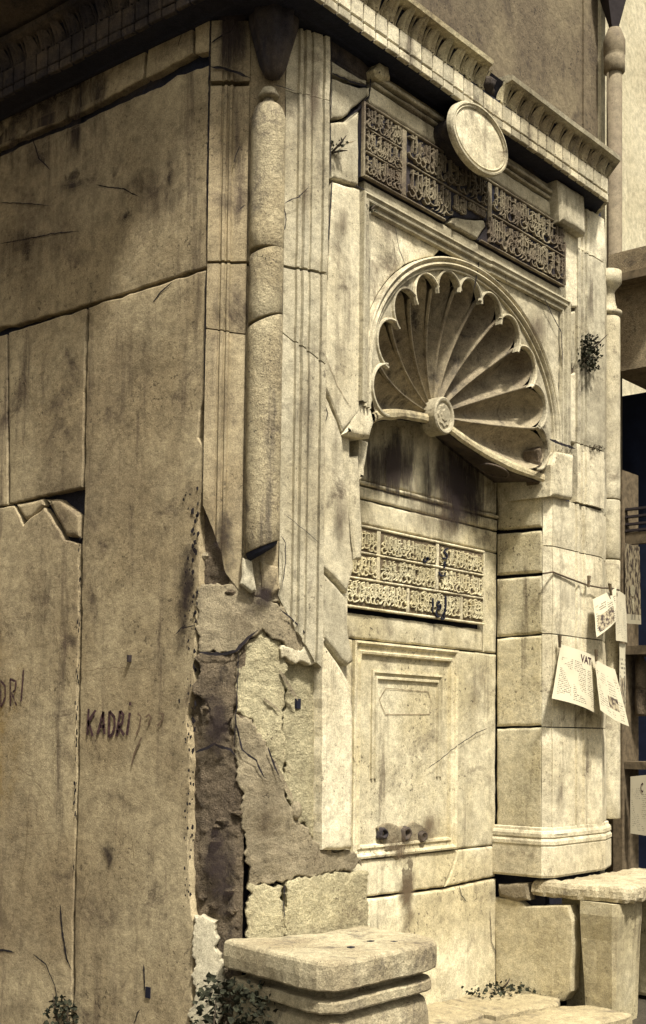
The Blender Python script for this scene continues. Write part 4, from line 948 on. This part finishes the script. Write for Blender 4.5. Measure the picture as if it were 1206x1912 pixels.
# spouts, taps broken off, damp run below them
for x, y, r in ((712, 1556, .030), (755, 1557, .036), (786, 1562, .028)):
    u, z = fN.at(x, y); o = fN.P(u, z, .0)
    bm = bmesh.new(); V = []; F = []
    for k, (rr, dd) in enumerate(((r*1.45, -.020), (r*1.2, .004), (r*.95, .012), (r*.75, .010), (r*.6, -.004), (r*.5, -.012))):
        for i in range(14):
            t = i*math.tau/14; V.append((o.x+rr*math.cos(t)*(1+.22*math.sin(3*t+x)+.1*math.sin(7*t)), o.y-dd-.014, z+rr*math.sin(t)*(1+.15*math.sin(2*t+x))))
    for k in range(5):
        for i in range(14): j = (i+1) % 14; F.append((k*14+i, k*14+j, (k+1)*14+j, (k+1)*14+i))
    F.append(tuple(70+i for i in range(14)))
    sp = build('spout', V, F, 'soot_shade', niche, [1]*70+[0]); bm.free()
stone('mortar_smear', fN, [(703, 1545), (722, 1536), (748, 1543), (775, 1536), (795, 1545), (800, 1568), (790, 1590), (772, 1606), (770, 1660), (752, 1664), (748, 1612), (718, 1590)], niche, 'cement', w=.005, thick=.02, jit=.010, amp=.010, grid=.02, step=.015, rough=.006, bev=.003)
for q, mt in (([(660, 930), (800, 975), (800, 790), (660, 770)], 'soot_run_shade'), ([(760, 985), (940, 1030), (940, 800), (760, 790)], 'soot_run_shade'), ([(700, 1010), (930, 1060), (930, 900), (700, 870)], 'streak'), ([(735, 1800), (785, 1790), (800, 1560), (728, 1570)], 'stain_wet'), ([(770, 1590), (835, 1585), (835, 1490), (775, 1490)], 'stain_wet'), ([(700, 1625), (800, 1625), (800, 1540), (700, 1540)], 'stain_wet'),  # films under the soffit: soot streaks with its shadow painted in
              ([(680, 960), (780, 985), (790, 820), (690, 800)], 'stain_shade_brown'), ([(790, 1010), (925, 1045), (925, 850), (800, 830)], 'stain_shade_dark'), ([(740, 1000), (800, 1010), (800, 860), (745, 850)], 'stain_shade_brown'),
              ([(800, 1200), (900, 1220), (900, 1020), (810, 1000)], 'stain_shade_brown'), ([(855, 1590), (915, 1580), (915, 1500), (855, 1500)], 'stain_shade_brown'), ([(690, 1920), (915, 1880), (915, 1760), (690, 1790)], 'stain_shade_brown'),
              ([(855, 1400), (925, 1400), (925, 1180), (855, 1180)], 'stain_shade_brown')):
    decal('stain', fN, q, niche, mt, .022+.0012*(q[0][0] % 7), 6)  # niche films; those under the soffit also paint its shadow

# ---- cornice: dentil tiles, leaf course, top slab
cor = group_of('cornice', fountain)
CP = [(-.47, 3.2), (-.47, 0), (2.60, 0), (3.0, .4), (3.0, 3.2)]
plan_sweep('bed_moulding', CP, [(-.6, 4.992), (.02, 4.993), (.03, 5.0), (.135, 5.004), (.138, 5.16), (.10, 5.17), (.115, 5.175), (.165, 5.265), (.0, 5.27)], cor, 'core')
gapA, gapB = 1.16, 1.36
pa = [(-.47, .9), (-.47, 0), (gapA, 0)]; pb = [(gapB, 0), (2.60, 0), (3.0, .4), (3.0, 1.2)]
top = [(.0, 5.252), (.195, 5.254), (.222, 5.262), (.226, 5.288), (.20, 5.298), (-.1, 5.302)]
plan_sweep('top_slab', pa, top, cor, 'carved', jit=.008); plan_sweep('top_slab', pb, top, cor, 'facade', jit=.008)
plan_sweep('top_slab', [(-.47, 3.2), (-.47, .905)], top, cor, 'soot_shade', jit=.012)  # side run darkened; its shade is put into the stone colour
def unit_box(name, w, d, h, bev):
    bm = bmesh.new(); bmesh.ops.create_cube(bm, size=1)
    for v in bm.verts: v.co = Vector((v.co.x*w, v.co.y*d, v.co.z*h))
    bmesh.ops.bevel(bm, geom=bm.edges[:], offset=bev, segments=1, affect='EDGES')
    me = bpy.data.meshes.new(name); bm.to_mesh(me); bm.free(); return me
def leaf_mesh(w, h, out, curl):
    V = []; F = []; nu, nv = 8, 9
    for j in range(nv+1):
        v = j/nv; wd = w*.5*(.62+.38*math.sin(math.pi*min(1, .25+v*.75)))*(1 if v < .9 else .92)
        for i in range(nu+1):
            t = -1+2*i/nu
            bulge = .034*math.sqrt(max(0, 1-t*t))*(1-.3*v)-.012*math.exp(-(t*5)**2)-.006*math.cos(t*9)*v
            V.append((wd*t, -(out*v**1.6+bulge), h*v-(.010*(1-t*t) if j == 0 else 0)))
    for j in range(nv):
        for i in range(nu): q = j*(nu+1)+i; F.append((q, q+1, q+nu+2, q+nu+1))
    o = len(V)                                           # scroll at the foot
    for i in range(13):
        a = i/12*math.tau; 
        for k in range(6):
            b = k/6*math.tau; rr = curl+.0055*math.cos(b); V.append((rr*math.cos(a), -.022-.010*math.sin(b), -.006+rr*math.sin(a)*.9))
    for i in range(12):
        for k in range(6): F.append((o+i*6+k, o+i*6+(k+1) % 6, o+(i+1)*6+(k+1) % 6, o+(i+1)*6+k))
    me = bpy.data.meshes.new('leaf'); me.from_pydata(V, [], F); me.polygons.foreach_set('use_smooth', [True]*len(F)); me.update(); return me
def dart_mesh(h, out):
    V = []; F = []
    for j in range(6):
        v = j/5
        for i, t in enumerate((-1, -.3, .3, 1)): V.append((.009*t*(1.15-v*.4), -(out*v**1.6+(.012 if i in (1, 2) else 0)), h*v))
    for j in range(5):
        for i in range(3): q = j*4+i; F.append((q, q+1, q+5, q+4))
    me = bpy.data.meshes.new('dart'); me.from_pydata(V, [], F); me.update(); return me
t_lo = unit_box('tile', .0885, .03, .044, .004); t_up = unit_box('tile', .0885, .03, .095, .005); lf = leaf_mesh(.092, .100, .064, .022); dm = dart_mesh(.095, .055)
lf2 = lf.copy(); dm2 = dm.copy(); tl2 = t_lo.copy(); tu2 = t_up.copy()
for me in (t_lo, t_up): me.materials.append(MT['facade'])
for me in (lf, dm): me.materials.append(MT['carved'])
for me in (lf2, dm2, tu2): me.materials.append(MT['soot_shade'])  # side-run copies are dark: shade on that side painted into them
tl2.materials.append(MT['soot_shade'])
def along(path, d, spacing, inset=.02):
    q = offset(path, -d, False)
    for k, (a, b) in enumerate(zip(q, q[1:])):
        dx, dy = b[0]-a[0], b[1]-a[1]; L = math.hypot(dx, dy); n = max(1, int(round((L-inset)/spacing))); s = L/n
        for i in range(n): yield k, a[0]+dx/L*s*(i+.5), a[1]+dy/L*s*(i+.5), math.atan2(dy, dx), s
cv = [(-.47, 2.1), (-.47, 0), (2.60, 0), (3.0, .4)]
def put(me, name, x, y, z, rz, jz=.0, jr=.0, sx=1.0):
    o = bpy.data.objects.new(name, me); COL.objects.link(o); o.parent = cor; o.location = (x, y, z+R_.uniform(-jz, jz))
    o.rotation_euler = (R_.uniform(-jr, jr), R_.uniform(-jr, jr), rz+R_.uniform(-jr, jr)); o.scale = (sx, 1, 1); return o
for k, x, y, rz, s in along(cv, .140, .0985):
    sag = -.010*math.exp(-((x-1.2)/.5)**2) if k == 1 else 0
    put((tl2 if k == 0 else t_lo), 'tile', x, y, 5.026+sag, rz, .002, .012, s/.0985); put((tu2 if k == 0 else t_up), 'tile', x, y, 5.102+sag, rz, .002, .012, s/.0985)
for k, x, y, rz, s in along(cv, .122, .118):
    if k == 1 and gapA+.01 < x < gapB-.05: continue
    put(lf2 if k == 0 else lf, 'leaf', x, y, 5.165, rz, .004, .05, s/.118*R_.uniform(.88, 1.08))
    c, sn = math.cos(rz)*s*.5, math.sin(rz)*s*.5
    put(dm2 if k == 0 else dm, 'dart', x+c, y+sn, 5.163, rz, .003, .04)
prism('roof', [(-.40, .09), (2.56, .09), (2.94, .45), (2.94, 3.2), (-.40, 3.2)], 5.20, 5.285, fountain, 'cement')
lathe('cornice_rubble', (1.25, -.06), [(.05, 5.16), (.10, 5.18), (.11, 5.22), (.07, 5.26), (.02, 5.28)], cor, 'soot_shade', segs=16, wob=.05)
plan_sweep('eave', [(-.47, 3.2), (-.47, .22)], [(-.1, 5.31), (.42, 5.315), (.46, 5.33), (.46, 5.39), (-.1, 5.42)], fountain, 'soot_shade', jit=.01)  # eave added above the side cornice to darken the upper wall
# back of the little building
prism('rear_wall', [(-.47, 3.2), (3.335, 3.2), (3.335, 3.24), (-.47, 3.24)], -.2, 5.25, fountain, 'side')

# ------------------------------------------------------------------ benches
lb = thing('stone_bench', 'thick worn stone bench with rounded corner, moulded edge and ivy beside it', 'bench', (0, 0, 0))
pl = [(-.46, .17), (-.53, -.12), (-.595, -.40), (-.60, -.50), (-.57, -.565), (-.50, -.585), (.10, -.575), (.20, -.55), (.255, -.50), (.29, -.40), (.33, -.01), (-.02, -.012), (-.235, .058), (-.37, .16)]
plan_solid('seat', pl, [(.10, .474), (.006, .474), (.0, .482), (-.002, .53), (.0, .582), (.006, .593), (.016, .599), (.04, .600)], lb, 'bench', amp=.005, jit=.0035, topamp=.005, step=.022, grid=.04)
pl_ = offset(pl, .022) if signed(pl) > 0 else offset(pl, -.022)
plan_solid('moulding', pl_, [(.09, .375), (.004, .378), (.0, .386), (.0, .420), (.008, .430), (.07, .434), (.10, .470)], lb, 'bench', amp=.004, jit=.003, step=.022)
plan_solid('pedestal', pl_, [(.05, -.15), (.035, -.1), (.012, .10), (.008, .2), (.014, .28), (.030, .335), (.06, .355), (.09, .372)], lb, 'bench', amp=.006, jit=.003, step=.03)
def on_plane(x, y, z):
    d = FW+RT*((x-CX)/FPX)-UP*((y-CY)/FPX); t = (z-CAM.z)/d.z; return CAM+d*t
for x, y in ((655, 1768), (692, 1757), (736, 1758)):
    p = on_plane(x, y, .602); box('clamp_hole', p.x-.014, p.x+.014, p.y-.012, p.y+.012, .58, .6035, lb, 'black')
rb = thing('stone_bench', 'stone bench slab with pitted edge resting on upright stones below the newspapers', 'bench', (0, 0, 0))
pr = [(2.165, .11), (2.17, -.012), (2.18, -.30), (2.20, -.48), (2.25, -.53), (2.60, -.54), (3.30, -.53), (3.32, -.03), (2.26, -.03), (2.24, .11)]
plan_solid('seat', pr, [(.03, .572), (.008, .578), (.0, .60), (.002, .64), (.012, .662), (.03, .672)], rb, 'bench', amp=.008, jit=.010, topamp=.004, step=.02)
plan_solid('support', [(2.165, -.222), (2.165, -.43), (2.19, -.46), (2.50, -.46), (2.54, -.42), (2.54, -.03), (2.29, -.03), (2.29, -.222)], [(.03, -.16), (.025, -.1), (.018, .1), (.008, .35), (.0, .5), (.003, .57)], rb, 'niche', amp=.010, jit=.006)
plan_solid('support', [(3.0, -.02), (3.0, -.45), (3.26, -.45), (3.26, -.02)], [(.06, -.12), (.055, -.1), (.03, .1), (.012, .35), (.0, .5), (.005, .57)], rb, 'niche', amp=.010, jit=.006)
plan_solid('back_stone', [(2.54, -.02), (2.56, -.14), (3.0, -.14), (3.0, -.02)], [(.0, -.12), (.0, .1), (.0, .565)], rb, 'niche', amp=.010, jit=.006)

# ------------------------------------------------------------------ ground
def sheet(name, x0, x1, y0, y1, z, mat, cell=None, amp=0.0):
    V = []; F = []; nx = max(1, int((x1-x0)/cell)) if cell else 1; ny = max(1, int((y1-y0)/cell)) if cell else 1
    for i in range(nx+1):
        for j in range(ny+1):
            x = x0+(x1-x0)*i/nx; y = y0+(y1-y0)*j/ny; V.append((x, y, z+amp*noise.noise(Vector((x*2, y*2, 0)))))
    for i in range(nx):
        for j in range(ny): a = i*(ny+1)+j; F.append((a, a+ny+1, a+ny+2, a+1))
    o = build(name, V, F, mat, None, True); o['kind'] = 'structure'; return o
sheet('street', -900, 900, -900, 900, -.16, 'street')
pave = sheet('pavement', -3.0, 12, -4.5, 9, -.135, 'street', .25, .02)
for poly, z in (([(.30, .36), (1.55, .36), (1.44, -.02), (.34, -.02)], .0), ([(1.56, .362), (2.16, .362), (2.15, -.10), (2.02, -.16), (1.50, -.06)], -.012), ([(.34, -.03), (1.42, -.03), (1.30, -.55), (.36, -.55)], -.02), ([(1.46, -.08), (2.05, -.18), (2.18, -.30), (2.12, -.58), (1.34, -.55)], -.028)):
    o = plan_solid('paving_slab', poly, [(.0, z-.14), (-.002, z-.05), (.0, z-.015), (.012, z-.003), (.03, z)], pave, 'paving', amp=.008, jit=.008, topamp=.008, step=.04)

# ------------------------------------------------------------------ background
house = thing('house', 'tall stained plaster house wall rising behind the fountain cornice', 'house', (0, 0, 0))
HY = 2.6
fH = Fr([(0, HY), (1, HY)])
hx = fH.at(1116, 150)[0]
prism('wall', [(-3.0, HY), (hx, HY), (hx, HY+6), (-3.0, HY+6)], -.2, 15, house, 'plaster')
prism('corner_strip', [(hx-.36, HY-.025), (hx-.20, HY-.025), (hx-.20, HY-.002), (hx-.36, HY-.002)], -.2, 15, house, 'plaster')
prism('corner_strip', [(hx+.002, HY-.04), (hx+.10, HY-.04), (hx+.10, HY+5.9), (hx+.002, HY+5.9)], -.2, 15, house, 'plaster_pale')
pxx = fH.at(1147, 150, .2)[0]
pz = fH.at(1147, 118, .2)[1]; pz2 = fH.at(1147, 55, .2)[1]
lathe('downpipe', (pxx, HY-.2), [(.085, -.1), (.085, pz)], house, 'pipe', segs=20)
lathe('pipe_collar', (pxx, HY-.2), [(.09, pz-.12), (.115, pz-.1), (.115, pz+.06), (.105, pz+.07), (.12, pz+.1), (.12, pz+.24), (.10, pz2-.08), (.07, pz2)], house, 'pipe', segs=20)
lathe('rain_hopper', (pxx, HY-.2), [(.05, pz2+.0), (.07, pz2+.06), (.24, pz2+.6), (.26, pz2+.8), (.26, pz2+.9)], house, 'iron', segs=4, smooth=False)
# shop across the lane, at the right edge
shop = thing('shop', 'narrow shop front with dark open doorway seen past the right pier', 'shop', (0, 0, 0))
SX = 7.2
fK = Fr([(SX, 12.0), (SX, -6.0)])
def ky(x, y=1000): return 12.0-fK.at(x, y)[0]
def kz(x, y): return fK.at(x, y)[1]
yA, yB = ky(1140), ky(1260)
z1, z2, z3 = kz(1175, 470), kz(1175, 540), kz(1175, 690)
z0 = kz(1175, 350)
prism('upper_wall', [(SX, yA), (SX+4, yA), (SX+4, yB), (SX, yB)], z3, z2, shop, 'stucco')
prism('parapet', [(SX-.05, yA), (SX+4, yA), (SX+4, yB), (SX-.05, yB)], z2+.002, z1, shop, 'stucco')
prism('eave', [(SX-.22, yA), (SX-.052, yA), (SX-.052, yB), (SX-.22, yB)], z2+.02, z2+.10, shop, 'wood')
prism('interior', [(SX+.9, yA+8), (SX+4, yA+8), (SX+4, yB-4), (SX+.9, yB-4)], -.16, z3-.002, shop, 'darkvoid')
far = thing('sky_fill_house', 'added pale house wall standing in for bright sky at the far right edge', 'house', (0, 0, 0))
prism('wall', [(9.5, 4.5), (26, 4.5), (26, 12), (9.5, 12)], -.16, 16, far, 'plaster_pale')  # added pale wall, placed to show bright where the sky would be
prism('roof', [(9.3, 4.2), (26.2, 4.2), (26.2, 12.2), (9.3, 12.2)], 16.002, 16.4, far, 'cement')
yP0, yP1 = ky(1150), ky(1167)
prism('door_post', [(SX-.06, yP0), (SX+.3, yP0), (SX+.3, yP1), (SX-.06, yP1)], -.16, kz(1160, 880), shop, 'wood')
for y0 in (948, 962, 976, 988): prism('shutter_slat', [(SX-.01, ky(1168)), (SX+.05, ky(1168)), (SX+.05, yB), (SX-.01, yB)], kz(1180, y0+4), kz(1180, y0), shop, 'iron')
prism('panel', [(SX, ky(1168)), (SX+.06, ky(1168)), (SX+.06, yB), (SX, yB)], kz(1180, 1016), kz(1180, 994), shop, 'wood')
prism('counter', [(SX-.02, ky(1168)), (SX+.5, ky(1168)), (SX+.5, yB), (SX-.02, yB)], kz(1180, 1222), kz(1180, 1206), shop, 'wood')
prism('counter', [(SX-.02, ky(1168)), (SX+.5, ky(1168)), (SX+.5, yB), (SX-.02, yB)], kz(1180, 1436), kz(1180, 1422), shop, 'wood')
prism('door_step', [(SX-.25, yA), (SX+.9, yA), (SX+.9, yB), (SX-.25, yB)], -.16, kz(1195, 1780), shop, 'cement')
prism('sill_board', [(SX-.02, ky(1168)), (SX+.05, ky(1168)), (SX+.05, yB), (SX-.02, yB)], kz(1195, 1660), kz(1195, 1640), shop, 'wood')

# ------------------------------------------------------------------ newspapers, string, pegs, posters
MT['paper_a'] = paper_mat('newsprint a', 3, 30, .50); MT['paper_b'] = paper_mat('newsprint b', 2, 22, .48, (.45, .80, .20, .42)); MT['paper_c'] = paper_mat('newsprint c', 2, 16, .55, (.1, .85, .06, .5))
MT['paper_d'] = paper_mat('newsprint d', 2, 30, .45); MT['portrait'] = paper_mat('dark portrait print', 1, 4, .5, (-.1, 1.1, .12, 1.1))
def sheet_fn(q, bend, curl=0.0):
    """q = four world corners (bottom-left, bottom-right, top-right, top-left); returns f(u, v, lift)."""
    n = (q[1]-q[0]).cross(q[3]-q[0]).normalized()
    if n.dot(CAM-q[0]) < 0: n = -n
    def f(a, b, lift=0.0):
        p = (q[0]*(1-a)+q[1]*a)*(1-b)+(q[3]*(1-a)+q[2]*a)*b
        return p+n*(bend*math.sin(math.pi*a)*(.4+.6*(1-b))+curl*(1-b)**2*math.sin(a*5)+lift+.004*noise.noise(Vector((a*3, b*3, bend*90))))
    return f
def paper(name, f, mat, n=12):
    V = [f(i/n, j/n) for i in range(n+1) for j in range(n+1)]; F = [(i*(n+1)+j, (i+1)*(n+1)+j, (i+1)*(n+1)+j+1, i*(n+1)+j+1) for i in range(n) for j in range(n)]
    o = build(name, V, F, mat, None, True); l = o.data.uv_layers.new(name='UVMap')
    for lp in o.data.loops: k = lp.vertex_index; l.data[lp.index].uv = ((k//(n+1))/n, (k % (n+1))/n)
    return o
def text_on(name, txt, f, a0, b0, size, aspect, mat, parent, lift=.0025):
    c = bpy.data.curves.new('t', 'FONT'); c.body = txt; c.size = 1.0; c.resolution_u = 2; c.offset = .022
    t = bpy.data.objects.new('t', c); COL.objects.link(t); dg = bpy.context.evaluated_depsgraph_get(); dg.update()
    me = bpy.data.meshes.new_from_object(t.evaluated_get(dg)); bpy.data.objects.remove(t)
    for v in me.vertices: v.co = f(a0+v.co.x*size*aspect, b0+v.co.y*size, lift)
    me.name = name; return link(name, me, mat, parent)
def wp(x, y, w): u, z = fF.at(x, y, w); return fF.P(u, z, w)
G = 'newspapers hung for sale on the pier'
fn1 = sheet_fn([wp(1114, 1190, .10), wp(1150, 1160, .12), wp(1151, 1097, .09), wp(1107, 1119, .05)], .02)
np1 = tag(paper('newspaper', fn1, 'paper_c'), 'folded newspaper pegged highest on the string of the right pier', 'newspaper', G)
fn1b = sheet_fn([wp(1150, 1196, .02), wp(1171, 1200, .0), wp(1168, 1112, .0), wp(1150, 1100, .04)], .015)
np1b = tag(paper('newspaper', fn1b, 'paper_d'), 'newspaper sheet hanging around the pier edge behind the highest paper', 'newspaper', G)
fn2 = sheet_fn([wp(1030, 1304, .07), wp(1117, 1334, .09), wp(1113, 1226, .035), wp(1047, 1203, .03)], .03, .004)
np2 = tag(paper('newspaper', fn2, 'paper_a'), 'large newspaper with big VAT masthead hanging on the pier', 'newspaper', G)
text_on('masthead', 'VAT', fn2, .50, .80, .185, .92, 'graffiti', np2)
fn3 = sheet_fn([wp(1121, 1326, .16), wp(1176, 1356, .17), wp(1148, 1250, .10), wp(1110, 1229, .08)], -.02, .006)
np3 = tag(paper('newspaper', fn3, 'paper_b'), 'bright newspaper with small dark photograph curling out lowest at the pier edge', 'newspaper', G)
fn4 = sheet_fn([wp(1157, 1330, .0), wp(1168, 1330, -.02), wp(1168, 1203, -.02), wp(1156, 1200, .01)], .01)
np4 = tag(paper('magazine', fn4, 'paper_c'), 'dark magazine hanging edge-on beyond the pier under the sheet', 'magazine', None)
stp = [wp(1014, 1071, .012), wp(1032, 1068, .012), wp(1060, 1079, .016), wp(1098, 1093, .03), wp(1125, 1098, .05), wp(1140, 1098, .08), wp(1156, 1102, .05)]
tag(tube('string', stp, .006, None, 'string', 6), 'taut dark string tied across the right pier above the newspapers', 'string')
def peg(x, y, w, lean, label):
    p = wp(x, y, w); r = thing('clothes_peg', label, 'clothes peg', p, 'clothes pegs on the string')
    for s in (-1, 1):
        V = []
        for z, t in ((-.030, .002), (0, .004), (.045, .010)):
            for a, b in ((-.005, -.007), (.005, -.007), (.005, .007), (-.005, .007)): V.append((s*t+a*.6+lean*z, b, z))
        F = [(0, 3, 2, 1), (8, 9, 10, 11)]+[(k*4+i, k*4+(i+1) % 4, k*4+4+(i+1) % 4, k*4+4+i) for k in (0, 1) for i in range(4)]
        build('prong', V, F, 'wood', r)
    tube('spring', [(.010*math.cos(t)*.9, -.009+.018*t/12.5, .004+.008*math.sin(t)) for t in [k*.8 for k in range(16)]], .0016, r, 'iron', 5)
peg(1099, 1088, .036, .12, 'empty wooden clothes peg standing on the string left of the papers')
peg(1140, 1103, .10, -.3, 'wooden clothes peg gripping the highest newspaper')
peg(1045, 1200, .04, .0, 'wooden clothes peg at the left corner of the VAT newspaper')
peg(1113, 1226, .09, .0, 'wooden clothes peg between the VAT newspaper and the bright one')
def kp(x, y): return fK.P(*fK.at(x, y, .05), .05)
fp1 = sheet_fn([kp(1168, 1164), kp(1197, 1166), kp(1194, 1021), kp(1167, 1014)], .0)
tag(paper('poster', fp1, 'portrait', 4), 'dark portrait poster of a man in a suit in the shop doorway', 'poster')
# the suited figure printed on it: flat shapes
bmv = []; 
def disc(f, a, b, ra, rb, n=14): return [f(a+ra*math.cos(t*math.tau/n), b+rb*math.sin(t*math.tau/n), .004) for t in range(n)]
po = [o for o in COL.objects if o.name.startswith('poster')][0]
build('printed_face', disc(fp1, .5, .42, .16, .075), [tuple(range(14))], 'paper_a', po) if False else build('printed_face', disc(fp1, .5, .42, .16, .075), [tuple(range(14))], 'plaster_pale', po)
build('printed_shirt', [fp1(.42, .32, .004), fp1(.52, .12, .004), fp1(.60, .32, .004)], [(0, 1, 2)], 'plaster_pale', po)
fp2 = sheet_fn([kp(1177, 1556), kp(1216, 1562), kp(1216, 1446), kp(1177, 1450)], .0)
pp = tag(paper('notice_poster', fp2, 'paper_d', 4), 'white printed notice with large C leaning in the shop doorway', 'poster')
text_on('notice_letter', 'C', fp2, .50, .72, .22, .85, 'graffiti', pp, .004)
for k, (x, y) in enumerate(((1180, 1240), (1180, 1290))):
    p = kp(x, y); lathe('bottle', (p.x+.2, p.y), [(.05, p.z-.25), (.06, p.z-.22), (.06, p.z), (.025, p.z+.10), (.022, p.z+.2)], shop, 'rubble', segs=12)

# ------------------------------------------------------------------ weeds and ivy
def plant(name, label, cat, pts_fn, n, size, mat, stems, seed, grp=None):
    r = random.Random(seed); root = thing(name, label, cat, (0, 0, 0), grp); V = []; F = []
    for i in range(n):
        p = Vector(pts_fn(r)); s = size*r.uniform(.6, 1.3)
        d = Vector((r.uniform(-1, 1), r.uniform(-1, .3), r.uniform(-.5, .7))).normalized(); q = d.cross(Vector((r.uniform(-1, 1), r.uniform(-1, 1), r.uniform(-1, 1)))).normalized(); k = d.cross(q)
        o = len(V); V += [p, p+d*s*.5+q*s*.36+k*s*.06, p+d*s, p+d*s*.5-q*s*.36+k*s*.06, p+d*s*.55]
        F += [(o, o+1, o+4), (o+1, o+2, o+4), (o, o+4, o+3), (o+4, o+2, o+3)]
    build('foliage', V, F, mat, root)
    for st in stems: tube('stem', st, [.006]*(len(st)-1)+[.002], root, 'stem', 5)
    return root
def ivy(r):
    t = r.random()**.8; z = .02+t*.48
    x = -.66+.13*r.random()+.05*(t)+(.0 if z > .3 else -.06*r.random()); y = .02+r.uniform(-.20, .24)
    return (x+.02, y, z-.08+.03*r.random())
plant('ivy', 'dark leafy ivy clump at the foot of the corner beside the bench', 'ivy', ivy, 650, .036, 'leaf',
      [[(-.58, .14, -.12), (-.60, .10, .15), (-.62, .06, .36)], [(-.62, .0, -.12), (-.66, -.03, .1), (-.68, -.06, .3)], [(-.58, .2, -.12), (-.62, .2, .1), (-.64, .22, .25)]], 3)
def at_wall(fr, cx, cy, rx, ry, dep):
    def f(r):
        while True:
            a, b = r.uniform(-1, 1), r.uniform(-1, 1)
            if a*a+b*b < 1: break
        u, z = fr.at(cx+a*rx, cy+b*ry); return fr.P(u, z, r.random()*dep)
    return f
def st(fr, x0, y0, x1, y1, w1): 
    a = fr.at(x0, y0); b = fr.at(x1, y1); return [fr.P(a[0], a[1], .0), fr.P((a[0]+b[0])/2, (a[1]+b[1])/2, w1*.7), fr.P(b[0], b[1], w1)]
plant('wall_weed', 'dark bushy weed growing from the joint beside the right pilaster', 'weed', at_wall(fF, 1088, 662, 13, 36, .09), 420, .024, 'leaf', [st(fF, 1078, 690, 1092, 640, .08), st(fF, 1080, 670, 1108, 630, .1)], 5)
plant('wall_weed', 'tiny dark sprig growing from the crack left of the upper inscription', 'weed', at_wall(fF, 624, 275, 9, 12, .05), 26, .022, 'leaf', [st(fF, 619, 285, 632, 258, .05), st(fF, 619, 285, 634, 286, .05)], 6)
plant('wall_weed', 'small dark tuft at the upper left corner of the arch panel', 'weed', at_wall(fF, 684, 393, 7, 10, .04), 26, .02, 'leaf', [st(fF, 682, 400, 690, 385, .04)], 8)
plant('corner_weed', 'dark weeds at the foot of the side wall joint', 'weed', at_wall(fS, 124, 1893, 22, 34, .09), 170, .03, 'leaf', [st(fS, 120, 1940, 122, 1850, .08), st(fS, 135, 1940, 150, 1880, .08)], 9)
plant('joint_moss', 'thin brown moss tuft on the right pilaster joint', 'moss', at_wall(fF, 1108, 838, 16, 7, .04), 60, .016, 'leaf2', [st(fF, 1100, 842, 1104, 830, .03)], 10)
def foot(r): 
    x = 1.75+r.random()*.42; return (x, .30-(x-1.75)*.25*r.random()+r.uniform(-.16, .04), .0+.04*r.random())
plant('foot_weed', 'low dark weeds and litter along the foot of the niche corner', 'weed', foot, 130, .03, 'leaf', [[(2.1, .28, -.01), (2.12, .25, .03), (2.14, .24, .06)]], 11)
